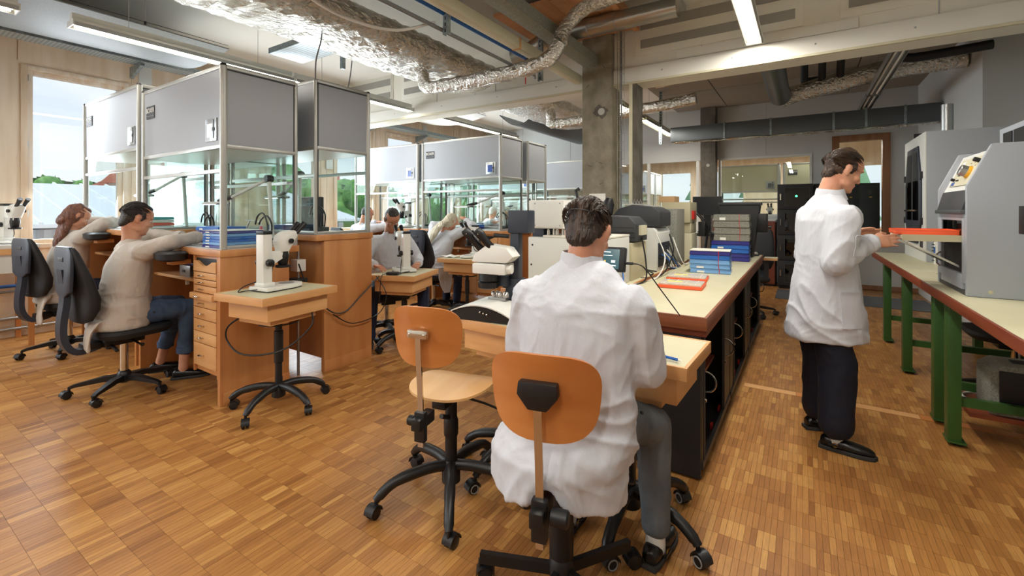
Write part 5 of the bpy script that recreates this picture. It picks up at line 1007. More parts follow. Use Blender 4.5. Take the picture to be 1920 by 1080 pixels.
def hair_after(M, amp=.0035):
    Mi = np.array(M.inverted())
    def f(P, N):
        L = P @ Mi[:3, :3].T + Mi[:3, 3]; a = np.arctan2(L[:, 0], L[:, 2] + .02); s = vnoise(np.stack([a * 26, L[:, 1] * 20, L[:, 2] * 16], 1)) + .6 * vnoise(np.stack([a * 70 + 5, L[:, 1] * 34, L[:, 2] * 30], 1)); return P + N * (amp * s)[:, None]
    return f
def shoe(P0, heading, L, t, clog=False, name='shoe'):
    M = look((P0[0], P0[1], 0), (math.sin(heading), math.cos(heading), 0), (0, 0, 1)); r = []
    for y, w, h, z0 in ((-.075, .028, .035, .0), (-.05, .036, .05, .0), (0, .038, .045, 0), (.06, .044, .04, 0), (.12, .045, .032, 0), (.165, .036, .024, 0), (.185, .018, .015, 0)): r.append(((0, y, .022 + h / 2), (w, 0, 0), (0, 0, h * .75)))
    s = blob(name, xf([pr_rings(r, 18, 2.4)], M), .006, 2, 'shoe_black', t)
    b = MB(); pts = [(-.03, -.085), (.03, -.085), (.040, -.04), (.040, .03), (.049, .09), (.047, .14), (.034, .18), (.0, .197), (-.034, .18), (-.047, .14), (-.049, .09), (-.040, .03), (-.040, -.04)]; b.prism(pts, 0, .022, M, bev=.005); b.build('sole', 'sole', s)
    if clog:
        k = MB()
        for i in range(7):
            for j in range(-3, 4): k.ball(M @ V3(j * .0095, .065 + i * .014, .064 - .0026 * i - .0009 * j * j), .0024, 5, 4)
        q = k.build('punched_studs', 'wheel_rim', s); q['kind'] = 'stuff'
        c = MB(); c.tube([M @ V3(sx * .049, y, .045) for sx, y in ((1, -.03), (1.02, .0), (1.0, .03))], .008, 6); c.build('strap', 'shoe_black', s); d = MB(); d.tube([M @ V3(.050 + .002, -.0 + .014 * math.cos(a), .048 + .012 * math.sin(a)) for a in [2 * PI * i / 12 for i in range(12)]], .002, 5, closed=True); d.build('buckle', 'gold', s)
    return s
def person(label, loc, rot, J, voxel=.009, skin='skin', coat='coat_white', hair=None, trousers='jeans', wr=.006, detail=False, group=None, clog=False, legs=True, cvox=.011):
    """J: joints in local metres (x right, y ahead): torso rings [(z, y, x, rx, ry)], head (pos, pitch, yaw, roll), arms {side: (shoulder, elbow, wrist, palm_normal, finger_dir, curl)}, legs {side: (hip, knee, ankle, heading)}"""
    t = thing('person', label, 'person', loc, rot, group); hp, pitch, yaw, roll = J['head']
    HM = Matrix.Translation(hp) @ Matrix.Rotation(yaw, 4, 'Z') @ Matrix.Rotation(-pitch, 4, 'X') @ Matrix.Rotation(roll, 4, 'Y') @ Matrix.Scale(J.get('hs', 1.0), 4); nb = Vector(J['neck'])
    P = head_prims(HM); P.append(pr_cap(HM @ V3(0, -.030, -.075), nb, .052, .062, 16)); P.append(pr_cap(HM @ V3(0, -.045, -.03), nb + V3(0, -.015, .0), .045, .058, 16))
    T = J['torso']; core = [pr_rings([((x, y, z), (rx * .72, 0, 0), (0, ry * .72, 0)) for z, y, x, rx, ry in T[1:]], 18, 2.3)]; P += core
    for s, a in J['arms'].items():
        sh, el, wr_, pn, fd, cu = a; P += chain([sh, el, wr_], [.045, .036, .026]); HMx = look(wr_, fd, Vector(pn) * -1); P += hand_prims(HMx, -s if a[3] is None else s * J.get('thumb', {}).get(s, -1), cu)
    if legs:
        for s, l in J['legs'].items(): P += chain([l[0], l[1], l[2], V3(l[2][0], l[2][1], .06)], [.07, .05, .036, .034]); P.append(pr_cap((0, T[1][1], T[1][0] + .07), l[0], .08, .07))
    blob('body', P, voxel, 2, skin, t)
    for s in (-1, 1):
        e = MB(); e.ball(HM @ V3(s * .031, .0715, .004), .0118, 12, 8); e.build('eye', 'eye_white', t); e = MB(); e.ball(HM @ V3(s * .031, .0798, .002), .0045, 8, 6); e.build('iris', 'eye_dark', t)
        e = MB(); e.tube([HM @ V3(s * x, y, z) for x, y, z in ((.014, .0905, .026), (.03, .089, .031), (.046, .079, .027))], [.0018, .0024, .0014], 6); e.build('eyebrow', hair[1] if hair else 'hair_dark', t)
    # coat
    C = [pr_rings([((x, y, z), (rx, 0, 0), (0, ry, 0)) for z, y, x, rx, ry in T], 26, 2.35)]
    for s, a in J['arms'].items():
        sh, el, w_ = Vector(a[0]), Vector(a[1]), Vector(a[2]); end = el.lerp(w_, .93); C += chain([sh + V3(-s * .07, 0, .0), sh, sh.lerp(el, .5), el, el.lerp(end, .5), end], J.get('sleeve', [.085, .082, .074, .068, .058, .048]), 16)
    C += J.get('coat_extra', [])
    co = blob('lab_coat', C, cvox, 3, coat, t, (wr, np.array(J.get('wf', (7., 7., 4.)))))
    # collar: folded band round the neck
    z, y, x, rx, ry = T[-1]; cb = MB()
    def colr(u, v):
        a = PI * (-.5 + .16) + u * (2 * PI - PI * .32) + PI; a = -PI / 2 + PI * .12 + 2 * PI * u * .88; a = u * 2 * PI * .86 + PI / 2 + 2 * PI * .07
        k = 1.0 + .30 * v; return V3(x + rx * .98 * k * math.cos(a), y + ry * 1.0 * k * math.sin(a), z + .016 - .055 * v - .02 * (1 - abs(math.sin(a / 2))) + (.012 if v < .3 else 0))
    cb.grid(colr, 26, 4, .005); cb.build('collar', coat, co)
    for s, a in J['arms'].items():
        el, w_ = Vector(a[1]), Vector(a[2]); q = el.lerp(w_, .92); d = (w_ - el).normalized(); cu_ = MB(); sr = J.get('sleeve', [0, 0, 0, 0, 0, .048])[-1]; cu_.tube([q - d * .035, q - d * .03, q + d * .012, q + d * .016], [sr * 1.03, sr * 1.10, sr * 1.08, sr * .95], 16); cu_.build('cuff', coat, co)
    if J.get('buttons'):
        for b_ in J['buttons']: k = MB(); k.ball(b_, (.007, .007, .007), 10, 6); k.build('button', 'charcoal', co)
    if J.get('pockets'):
        from mathutils.bvhtree import BVHTree
        bv = BVHTree.FromPolygons([v.co.copy() for v in co.data.vertices], [tuple(q.vertices) for q in co.data.polygons])
        for (c, n_, w, h) in J['pockets']:
            n_ = Vector(n_).normalized(); M = look(c, (0, 0, 1), n_); k = MB()
            def pk(u, v):
                q = M @ V3((u - .5) * w, (v - .5) * h, 0); hit = bv.ray_cast(q + n_ * .4, -n_); return (hit[0] if hit[0] is not None else q) + n_ * (.0045 + (.006 if v > .93 else 0))
            k.grid(pk, 12, 14, .004); k.build('pocket', coat, co)
    # trousers and shoes
    if legs:
        for s, l in J['legs'].items():
            hip, kn, an = Vector(l[0]), Vector(l[1]), Vector(l[2]); hem = J.get('hem', .1); e = kn.lerp(an, min(1, (kn.z - hem) / max(.01, kn.z - an.z)))
            blob('trouser_leg', chain([hip, hip.lerp(kn, .5), kn, kn.lerp(e, .5), e], J.get('leg_r', [.095, .088, .072, .064, .060]), 16), .011, 3, trousers, t, (.004, np.array((9., 9., 5.))))
            if J.get('rolled'): k = MB(); k.tube([e + V3(0, 0, .03), e + V3(0, 0, .028), e + V3(0, 0, -.02), e + V3(0, 0, -.022)], [.05, .062, .060, .05], 16); k.build('rolled_hem', trousers, t)
            if J.get('sock', True): k = MB(); k.tube([(an.x, an.y, .04), (an.x, an.y, .07), (an.x, an.y, .12)], [.040, .040, .038], 14); k.build('sock', 'sock', t)
            shoe((an.x, an.y), l[3], .26, t, clog)
    if hair:
        kind, hm = hair[0], hair[1]
        if kind == 'short': H = short_hair(HM, *(hair[2] if len(hair) > 2 else ())); 
        elif kind == 'stubble': H = xf([pr_ell((0, -.022, .034), (.079, .096, .095)), pr_ell((0, -.05, .0), (.070, .058, .055))], HM)
        else: H = short_hair(HM) + xf([pr_ell((0, -.030, -.012), (.088, .088, .118)), pr_ell((0, -.065, -.07), (.078, .05, .07))], HM) + hair[3]
        blob('hair', H, .0055 if detail else .008, 2, hm, t, None, hair_after(HM, .0035 if kind == 'short' else (.006 if kind == 'long' else .001)))
        if kind == 'stubble': blob('beard', xf([pr_ell((0, .074, -.092), (.036, .026, .030)), pr_ell((.05, .03, -.075), (.016, .045, .026)), pr_ell((-.05, .03, -.075), (.016, .045, .026))], HM), .008, 2, hm, t)
        if kind == 'short' and detail:                                # loose locks over the cap of hair
            k = MB(); rr = random.Random(5); Hm = HM
            for i in range(520):
                a = rr.uniform(-2.0, 2.0); v0 = rr.uniform(-.75, .58); pts = []
                for q in range(5):
                    v = v0 - q * .13; ph = v * 1.45; rx_, ry_, rz_ = .0795 + .003 * rr.random(), .099 + .003 * rr.random(), .098
                    lift = 1.0 + .03 * math.sin(i * 1.7 + q); pts.append(Hm @ V3(rx_ * lift * math.sin(a) * math.cos(ph * .55), -.020 + ry_ * lift * math.sin(ph), .034 + rz_ * lift * math.cos(a) * math.cos(ph) if abs(a) < 1.35 else .034 + rz_ * math.cos(a) * math.cos(ph)))
                k.tube(pts, [.0006, .0014, .0016, .0012, .0003], 3)
            o = k.build('hair_strands', hm, t); o['kind'] = 'stuff'
    return t
REL = (.25, .35, .3)
def pr_curtain(c, a, b, a0, a1, hem, z1, th, n=44, k=8):
    """closed thin wall round an ellipse: cloth hanging outside a seat"""
    V = []; F = []
    for i in range(n + 1):
        t = R(a0 + (a1 - a0) * i / n); w = .006 * math.sin(9 * t) * (1 - 0); z0 = hem(math.degrees(t))
        for q in (0, 1):
            for j in range(k + 1):
                f = j / k; r = 1 + (w * (1 - f)) / a + (th / a if q else 0); V.append(V3(c[0] + a * r * math.cos(t), c[1] + b * r * math.sin(t), z0 + (z1 - z0) * f))
    m = 2 * (k + 1)
    for i in range(n):
        o, p = i * m, (i + 1) * m
        for j in range(k): F.append((o + j, p + j, p + j + 1, o + j + 1)); F.append((o + k + 1 + j, o + k + 2 + j, p + k + 2 + j, p + k + 1 + j))
        F.append((o, o + k + 1, p + k + 1, p)); F.append((o + k, p + k, p + 2 * k + 1, o + 2 * k + 1))
    for o in (0, n * m): F.append(tuple([o + j for j in range(k + 1)] + [o + k + 1 + j for j in range(k, -1, -1)]))
    return V, F
tail = [pr_curtain((-.05, .025), .240, .236, -196, -6, lambda d: .452 + .012 * math.sin(d * .06) + .07 * math.exp(-((d + 79) / 10) ** 2), .59, .014)]
# the person seen from behind at the trolleys
P5 = person('person in white lab coat and grey jeans seen from behind, seated on the plywood chair', (-.69, 1.47, 0), R(3), dict(
    head=((.01, .13, 1.335), R(28), R(2), 0), neck=(0, .085, 1.20), hs=1.02,
    coat_extra=tail, torso=[(.549, .025, -.05, .246, .238), (.575, .02, -.045, .25, .24), (.62, .005, -.02, .245, .20), (.70, .01, 0, .222, .14), (.85, .02, 0, .215, .125), (.98, .03, 0, .22, .125), (1.08, .045, 0, .215, .125), (1.15, .065, 0, .185, .105), (1.205, .08, 0, .125, .08), (1.24, .09, 0, .07, .065)],
    arms={1: (V3(.195, .06, 1.08), V3(.228, .10, .87), V3(.15, .36, .885), (0, 0, -1), (-.3, 1, -.1), REL), -1: (V3(-.195, .06, 1.08), V3(-.25, .10, .87), V3(-.28, .38, .90), (0, 0, -1), (-.1, 1, -.05), REL)},
    sleeve=[.085, .083, .080, .074, .062, .052], legs={1: (V3(.11, .08, .668), V3(.20, .385, .548), V3(.205, .385, .08), R(8)), -1: (V3(-.11, .08, .668), V3(-.17, .385, .548), V3(-.17, .36, .08), 0)}, hem=.15,
    leg_r=[.095, .080, .068, .066, .06], buttons=[V3(.215, .12, .70)], wf=(6., 6., 3.2)), .0075, 'skin', 'coat_white', ('short', 'hair_brown'), 'jeans_grey', .007, True, None, True, True, .0085)
k = MB(); k.tube(smooth_path([(-.075, .14, 1.385), (-.07, .075, 1.405), (-.02, .035, 1.425), (.035, .035, 1.422), (.085, .085, 1.395), (.09, .15, 1.37)], 5), .0022, 6); k.build('loupe_strap', 'charcoal', P5)
# the standing person at the curing machine
person('person in long white lab coat and navy trousers standing, holding the orange tray', (.135, 3.43, 0), R(-66), dict(
    head=((0, .085, 1.665), R(26), R(0), 0), neck=(0, .0, 1.50),
    torso=[(.63, -.02, 0, .205, .212), (.68, -.02, 0, .202, .21), (.80, -.02, 0, .195, .195), (.95, -.02, 0, .185, .172), (1.10, -.02, 0, .18, .15), (1.24, -.02, 0, .19, .135), (1.36, -.03, 0, .195, .122), (1.435, -.025, 0, .17, .105), (1.495, -.01, 0, .105, .08), (1.535, .01, 0, .068, .066)],
    arms={1: (V3(.19, -.01, 1.37), V3(.21, -.07, 1.12), V3(.11, .185, 1.235), (-.95, .0, -.3), (-.10, 1, .08), (.05, .08, .08)), -1: (V3(-.19, -.01, 1.37), V3(-.225, -.02, 1.13), V3(-.20, .24, 1.26), (.95, 0, -.3), (.10, 1, .05), (.05, .08, .08))},
    sleeve=[.09, .088, .082, .076, .066, .052], legs={1: (V3(.085, -.05, .76), V3(.10, .0, .50), V3(.14, -.03, .09), R(30)), -1: (V3(-.085, -.05, .76), V3(-.10, .0, .50), V3(-.13, -.0, .09), R(-4))}, hem=.15, leg_r=[.09, .098, .10, .094, .09],
    pockets=[(V3(.2, .06, .84), (1, .1, 0), .17, .21), (V3(.2, -.0, 1.22), (.75, .66, 0), .10, .12)], buttons=[V3(.01, .118, 1.2), V3(.01, .155, 1.0), V3(.01, .17, .9), V3(.01, .182, .8)], wf=(6., 6., 3.2)), .0055, 'skin', 'coat_white', ('short', 'hair_brown', (1.13, .9)), 'navy', .007, True, None, True, True, .0085)
def seated(lean, hx, hy, hz, pitch, yaw, arms, knees, feet, hem=.1, roll=0, w=1.0, base=.50, sh=1.10, extra=None, **kw):
    T = [(base + .012, -.01, 0, .215 * w, .185), (base + .035, -.01, 0, .228 * w, .195), (base + .10, .0, 0, .23 * w, .185)]
    for f, rx, ry in ((.35, .205, .155), (.6, .21, .145), (.82, .205, .13), (.96, .175, .105), (1.05, .11, .08), (1.11, .068, .064)): T.append((base + .06 + (sh - base - .06) * f, lean * f ** 1.3, hx * .5 * f, rx * w, ry))
    d = dict(head=((hx, hy, hz), pitch, yaw, roll), neck=(hx * .5, lean * 1.08, sh + .05), torso=T, arms=arms, legs={s: (V3(s * .10, .06, base + .115), V3(*knees[s]), V3(*feet[s][:2], .08), feet[s][2]) for s in knees}, hem=hem)
    if extra: d['coat_extra'] = extra
    d.update(kw); return d
flap = [pr_rings([((.11, -.175, .60), (.085, 0, 0), (0, .03, 0)), ((.13, -.222, .53), (.075, 0, 0), (0, .016, 0)), ((.135, -.236, .46), (.075, 0, 0), (0, .012, 0)), ((.135, -.232, .39), (.065, 0, 0), (0, .012, 0))], 14)]
person('person in beige coat and rolled-up jeans, leaning on the bench with blue trays', (-4.51, 1.315, 0), R(-2), seated(.06, .05, .09, 1.355, R(20), R(-4),
    {1: (V3(.20, .08, 1.10), V3(.36, .215, 1.170), V3(.24, .44, 1.200), (-.3, -.2, -1), (-.6, .8, .1), (.5, .7, .5)), -1: (V3(-.18, .08, 1.10), V3(-.33, .27, 1.198), V3(-.06, .44, 1.192), (.3, -.2, -1), (.5, .85, .1), (.5, .7, .5))},
    {1: (.10, .42, .60), -1: (-.14, .42, .60)}, {1: (.08, .39, R(28)), -1: (-.28, .34, R(20))}, .24, base=.50, sh=1.12, rolled=True, sock=False, extra=flap, sleeve=[.085, .078, .068, .061, .055, .048], leg_r=[.10, .092, .074, .062, .054], pockets=[(V3(.2, .05, .68), (1, .1, 0), .16, .17)], buttons=[V3(.20, .15, .62)]), .007, 'skin', 'coat_beige', ('short', 'hair_dark'), 'jeans', .006, True, None, False, True, .0095)
hm = [pr_rings([((.05, .03, 1.36), (.075, 0, 0), (0, .05, 0)), ((.04, -.0, 1.26), (.085, 0, 0), (0, .045, 0)), ((.03, -.03, 1.16), (.085, 0, 0), (0, .04, 0)), ((.02, -.05, 1.06), (.05, 0, 0), (0, .03, 0))], 14)]
P0 = person('person in beige coat leaning over the bench next to the window, arm raised', (-6.27, 1.365, 0), R(4), seated(.065, .05, .09, 1.36, R(34), R(-8),
    {1: (V3(.20, .08, 1.14), V3(.37, .20, 1.283), V3(.16, .42, 1.31), (-.3, 0, -1), (-.8, .4, .3), (.5, .7, .5)), -1: (V3(-.18, .08, 1.14), V3(-.20, .22, 1.300), V3(-.02, .42, 1.31), (.3, 0, -1), (.6, .7, .2), (.5, .7, .5))},
    {1: (.10, .42, .60), -1: (-.18, .42, .60)}, {1: (.10, .42, 0), -1: (-.26, .42, 0)}, base=.50, sh=1.15, extra=[pr_rings([((.14, -.15, .62), (.08, 0, 0), (0, .04, 0)), ((.185, -.205, .54), (.07, 0, 0), (0, .016, 0)), ((.19, -.222, .44), (.07, 0, 0), (0, .013, 0)), ((.19, -.218, .34), (.062, 0, 0), (0, .012, 0))], 14)]), .009, 'skin', 'coat_beige', ('long', 'hair_red', None, hm), 'jeans_dark', .006)
k = MB(); k.tube(smooth_path([(-.04, .12, 1.42), (-.045, .05, 1.43), (.0, .06, 1.475), (.10, .12, 1.44), (.14, .2, 1.37)], 5), .003, 6); k.build('head_strap', 'white_plastic', P0)
# microscope person, facing the viewer
person('person in white coat and dark jeans looking into the microscope on the trolley', (-4.05, 3.60, 0), R(-118), seated(.12, 0, .24, 1.32, R(38), 0,
    {1: (V3(.19, .12, 1.06), V3(.30, .24, .87), V3(.235, .45, .846), (0, 0, -1), (-.5, .9, -.05), (.35, .4, .4)), -1: (V3(-.19, .12, 1.06), V3(-.30, .24, .87), V3(-.235, .45, .846), (0, 0, -1), (.5, .9, -.05), (.35, .4, .4))},
    {1: (.25, .42, .545), -1: (-.30, .42, .545)}, {1: (.28, .42, R(20)), -1: (-.30, .44, R(-15))}, .10, base=.463, sh=1.10, rolled=True, w=.98), .008, 'skin_tan', 'coat_white', ('short', 'hair_dark', (.92, .9)), 'jeans_dark', .006)
hb = [pr_rings([((.10, .13, 1.27), (.07, 0, 0), (0, .06, 0)), ((.05, .06, 1.20), (.085, 0, 0), (0, .05, 0)), ((.0, .0, 1.10), (.085, 0, 0), (0, .045, 0)), ((-.03, -.04, 1.0), (.06, 0, 0), (0, .04, 0)), ((-.04, -.06, .93), (.03, 0, 0), (0, .02, 0))], 14)]
person('person in white coat slumped over the second bench, head resting against the raised arm', (-4.43, 4.80, 0), R(-3), seated(.17, .10, .25, 1.25, R(44), R(-18),
    {1: (V3(.20, .17, 1.05), V3(.42, .36, 1.198), V3(.20, .48, 1.27), (-.5, 0, -1), (-.7, .2, .6), (.5, .7, .5)), -1: (V3(-.18, .17, 1.05), V3(-.36, .35, 1.198), V3(-.06, .48, 1.21), (.3, 0, -1), (.6, .7, .2), (.5, .7, .5))},
    {1: (.10, .42, .60), -1: (-.12, .42, .60)}, {1: (.10, .38, 0), -1: (-.12, .38, 0)}, base=.50, sh=1.07, extra=[pr_rings([((.20, -.02, .64), (.06, 0, 0), (0, .15, 0)), ((.262, -.02, .55), (.018, 0, 0), (0, .15, 0)), ((.268, -.02, .40), (.014, 0, 0), (0, .13, 0)), ((.265, .0, .27), (.013, 0, 0), (0, .06, 0))], 14)]), .009, 'skin', 'coat_white', ('long', 'hair_blond', None, hb), 'jeans_dark', .006)
arms0 = {1: (V3(.19, .12, 1.12), V3(.34, .33, 1.164), V3(.12, .46, 1.22), (-.3, 0, -1), (-.7, .6, .2), (.5, .7, .5)), -1: (V3(-.19, .12, 1.12), V3(-.34, .33, 1.164), V3(-.10, .46, 1.22), (.3, 0, -1), (.7, .6, .2), (.5, .7, .5))}
kn0 = {1: (.12, .42, .60), -1: (-.12, .42, .60)}; ft0 = {1: (.12, .38, 0), -1: (-.12, .38, 0)}
person('person in white coat seen through the glass of the first-row hood', (-6.05, 4.74, 0), R(-5), seated(.12, .02, .20, 1.36, R(22), R(-6), arms0, kn0, ft0, sh=1.14), .011, 'skin_tan', 'coat_white', ('stubble', 'hair_dark'), 'jeans_dark', .006)
person('person facing the glass on the back side of the second row, in white coat', (-4.52, 7.02, 0), R(180), seated(.12, 0, .20, 1.36, R(30), 0, arms0, kn0, ft0, sh=1.14), .012, 'skin', 'coat_white', ('short', 'hair_grey'), 'jeans_dark', .006)
person('person in white coat seen from behind at the third row', (-6.0, 8.34, 0), R(-4), seated(.10, 0, .14, 1.38, R(20), 0, arms0, kn0, ft0, sh=1.15), .012, 'skin', 'coat_white', ('short', 'hair_grey'), 'jeans_dark', .006)
for (x, y, r, lb) in ((-4.52, 7.02, 180, 'black office chair of the person facing the second-row glass'), (-6.0, 8.34, -4, 'black office chair at the third row')): office_chair((x, y, 0), R(r), lb, .94)
# ================================================================== ceiling services
def luminaire(x, y0, y1, z, label, on=True, power=30, trunk='white_metal', group='linear ceiling lights'):
    t = thing('linear_luminaire', label, 'lamp', (x, (y0 + y1) / 2, z), 0, group); h = (y1 - y0) / 2
    box('housing', (-.035, -h, .05), (.035, h, .11), trunk, t, .004); box('tray', (-.08, -h, .03), (.08, h, .05), trunk, t, .003)
    for sg in (-1, 1):
        b = MB(); b.prism([(sg * .08, .035), (sg * .076, .035), (sg * .064, .0), (sg * .068, .0)], -h, h, Matrix.Rotation(R(90), 4, 'X')); b.build('reflector', 'steel', t)
        MB().cyl((sg * .03, -h + .03, .017), (sg * .03, h - .03, .017), .012, n=10).build('tube_lamp', 'lamp_on' if on else 'white_plastic', t)
        box('end_cap', (-.08, sg * h - .004, .0), (.08, sg * h + .004, .05), trunk, t)
    for yy in (-h * .6, h * .6): MB().cyl((0, yy, .11), (0, yy, ZC - z), .0025, n=5).build('hanger_wire', 'steel', t)
    if on and power: area_light('luminaire_light', (0, 0, -.012), (0, 0, 0), .13, 2 * h - .1, power, (1.0, .965, .90), t)
    return t
luminaire(-5.07, 1.15, 3.05, 2.94, 'white linear light hung above the first-row hoods', True, 16)
luminaire(-5.07, 3.08, 4.98, 2.94, 'white linear light ending at the beam above the second row', True, 16)
luminaire(-5.07, -1.1, .85, 2.94, 'white linear light with brown reflector end near the window wall', True, 16)
luminaire(-2.28, -1.9, .1, 2.95, 'cream linear light over the open floor', True, 26, 'cream_metal')
luminaire(-.40, 2.9, 5.0, 3.05, 'bright linear light touching the beam above the counter', True, 40)
luminaire(-.40, .7, 2.8, 3.05, 'bright linear light above the foreground', True, 34)
luminaire(-.40, -2.2, -.2, 3.05, 'linear light behind the viewpoint', True, 30)
luminaire(-2.9, -4.2, -2.3, 3.05, 'linear light at the rear wall', True, 30)
luminaire(-2.28, 5.5, 7.5, 2.95, 'cream linear light beyond the beam, over the devices', True, 26, 'cream_metal')
luminaire(-2.28, 7.6, 9.6, 2.95, 'cream linear light near the glass partition', True, 26, 'cream_metal')
luminaire(-5.07, 5.6, 8.0, 2.94, 'white linear light above the second-row hoods beyond the beam', True, 26)
luminaire(.80, 5.5, 7.7, 2.965, 'steel linear light above the tall oven cabinet', False, 9, 'steel'); luminaire(.80, 7.75, 9.6, 2.965, 'steel linear light leading to the wood-framed window', False, 9, 'steel')
luminaire(-3.0, 11.2, 14.2, 2.95, 'linear light in the room behind the glass wall', True, 110); luminaire(0.2, 11.2, 14.2, 2.95, 'linear light over the cream hoods', True, 110)
o = box('service_trunk', (-2.32, .15, 2.95), (-2.24, 5.02, 3.05), 'cream_metal', bev=.004); tag(o, 'long cream service trunk running to the concrete column', 'cable trunk')
box('joint_clip', (-2.323, 3.6, 2.947), (-2.237, 3.63, 3.053), 'beech_light', o)
o = box('rear_trunk', (-2.18, .15, 3.12), (-2.02, 5.02, 3.24), 'tray_grey', bev=.004); tag(o, 'grey trunk above the cream service trunk', 'cable trunk')
# acoustic sails
def sail(name, xa, za, xb, zb, ya, yb, sag, label, m='sail'):
    t = thing(name, label, 'acoustic sail', ((xa + xb) / 2, (ya + yb) / 2, min(za, zb) - sag)); L = t.location
    b = MB(); b.grid(lambda u, v: Vector((xa + (xb - xa) * u, ya + (yb - ya) * v, za + (zb - za) * u - sag * math.sin(PI * u))) - L, 16, 6, .012); b.build('sheet', m, t)
    for k in range(4):
        y = ya + (yb - ya) * (k + .5) / 4; MB().cyl(Vector((xb - .02, y, zb)) - L, Vector((xb - .02, y, ZC)) - L, .0025, n=5).build('hanger_wire', 'steel', t); MB().cyl(Vector((xb - .02, y, zb - .005)) - L, Vector((xb - .02, y, zb + .04)) - L, .010, n=8).build('clip', 'black', t)
    MB().tube([Vector((xb - .02, ya, zb + .035)) - L, Vector((xb - .02, yb, zb + .035)) - L], .003, 5).build('edge_wire', 'black', t)
    return t
sail('acoustic_sail', -6.95, 3.35, -5.35, 3.22, -3.5, 2.5, .13, 'curved grey acoustic sail near the window wall')
sail('acoustic_sail', -5.0, 3.3, -4.15, 3.3, 7.3, 10.2, .24, 'dark curved acoustic sail beyond the beam', 'duct_dark')
sail('acoustic_sail', -6.8, 3.30, -5.25, 3.30, 5.5, 7.2, .10, 'pale curved sail behind the beam near the windows', 'white_metal')
def cable_tray(xa, xb, ya, yb, z, label, brackets=()):
    t = thing('cable_tray', label, 'cable tray', ((xa + xb) / 2, (ya + yb) / 2, z)); hx, hy = (xb - xa) / 2, (yb - ya) / 2
    box('tray_floor', (-hx, -hy, 0), (hx, hy, .003), 'tray_perf', t); 
    for sg in (-1, 1):
        if hy > hx: box('tray_side', (sg * hx - .002, -hy, 0), (sg * hx + .002, hy, .06), 'galv', t)
        else: box('tray_side', (-hx, sg * hy - .002, 0), (hx, sg * hy + .002, .06), 'galv', t)
    for y in brackets: MB().prism([(-.25, -.02), (.12, -.02), (.12, -.05), (-.25, -.16)], -.02, .02, Matrix.Translation((0, y - (ya + yb) / 2, 0)) @ Matrix.Rotation(R(90), 4, 'X')).build('bracket', 'galv', t)
    return t
cable_tray(-7.24, -6.98, -3.5, 5.0, 3.30, 'perforated steel cable tray along the window wall', (.2, 2.25, 4.2)); cable_tray(-7.24, -6.98, 5.35, 10.2, 3.12, 'perforated steel cable tray along the windows beyond the beam', (6.0, 7.4, 9.0)); cable_tray(-5.0, -4.2, 2.75, 3.15, 3.17, 'short perforated steel tray above the first-row hoods')
t = thing('tray_hanger', 'slotted steel hanger and grey cable below the short tray', 'hanger', (-4.175, 3.1, 2.95)); box('channel', (-.02, -.02, 0), (.02, .02, .67), 'galv', t); MB().tube(smooth_path([(.03, .1, .66), (.035, .1, .25), (.02, .08, -.06), (-.05, .05, -.38)], 5), .006, 6).build('cable', 'grey_pipe', t)
# foil-wrapped ducts
def nz3(p, f): return math.sin(p[0] * f * 1.7 + 2.1 * math.sin(p[1] * f)) * math.sin(p[1] * f * 1.3 + 1.7 * math.sin(p[2] * f * 1.1)) + .5 * math.sin(p[2] * f * 2.9 + p[0] * f * 2.3 + p[1] * f * 1.9)
def foil_duct(name, pts, rx, rz, label, n=24, step=.06, m='foil', amp=.008):
    P = [Vector(p) for p in pts]; path = []
    for a, b in zip(P[:-1], P[1:]):
        k = max(1, int((b - a).length / step)); path += [a.lerp(b, i / k) for i in range(k)]
    path.append(P[-1]); b = MB(); T0 = None
    if rx == rz:
        path = smooth_path(pts, max(4, int(2 / step / 8))); b.tube(path, rx, n)
    else:
        L = []
        for i, c in enumerate(path):
            e = min(1, .55 + i * .2, .35 + (len(path) - 1 - i) * .16); row = []
            for j in range(n):
                a = 2 * PI * j / n; cs, sn = math.cos(a), math.sin(a); row.append(b.bm.verts.new(c + Vector((rx * e * math.copysign(abs(cs) ** .7, cs), 0, rz * (.5 + .5 * e) * math.copysign(abs(sn) ** .7, sn)))))
            L.append(row)
        for u, v in zip(L[:-1], L[1:]):
            for j in range(n): b.bm.faces.new((u[j], u[(j + 1) % n], v[(j + 1) % n], v[j]))
        b.bm.faces.new(list(reversed(L[0]))); b.bm.faces.new(L[-1])
    b.bm.normal_update()
    for v in b.bm.verts: v.co += v.normal * amp * (nz3(v.co, 14) + .6 * nz3(v.co, 37))
    o = b.build(name, m); return tag(o, label, 'duct')
foil_duct('foil_duct', [(-3.65, -1.5, 3.13), (-3.65, 4.85, 3.13)], .42, .16, 'wide flat duct wrapped in crinkled silver foil', 36, .05)
foil_duct('foil_pipe', [(-3.62, 3.75, 3.05), (-3.62, 3.75, 2.95), (-3.55, 3.75, 2.82), (-3.2, 3.75, 2.785), (-2.7, 3.75, 2.785), (-2.25, 3.75, 2.80), (-2.02, 3.78, 2.86), (-1.93, 3.82, 3.0)], .072, .072, 'silver foil pipe branching from the wide foil duct')
foil_duct('foil_pipe', [(-1.93, 3.83, 3.02), (-1.91, 3.9, 3.16), (-1.80, 3.95, 3.30), (-1.6, 3.95, 3.36), (-.9, 3.95, 3.38)], .07, .07, 'silver foil pipe bending past the wooden soffit')
foil_duct('foil_duct', [(-3.6, 5.5, 3.10), (-3.6, 8.0, 3.10)], .42, .15, 'wide foil duct in the bay beyond the beam', 30, .07)
foil_duct('foil_pipe', [(-3.4, 6.4, 3.0), (-3.38, 6.4, 2.86), (-3.3, 6.4, 2.80), (-2.6, 6.4, 2.82), (-2.0, 6.4, 2.86), (-1.2, 6.4, 2.92)], .075, .075, 'silver foil pipe beyond the beam, left of the concrete column')
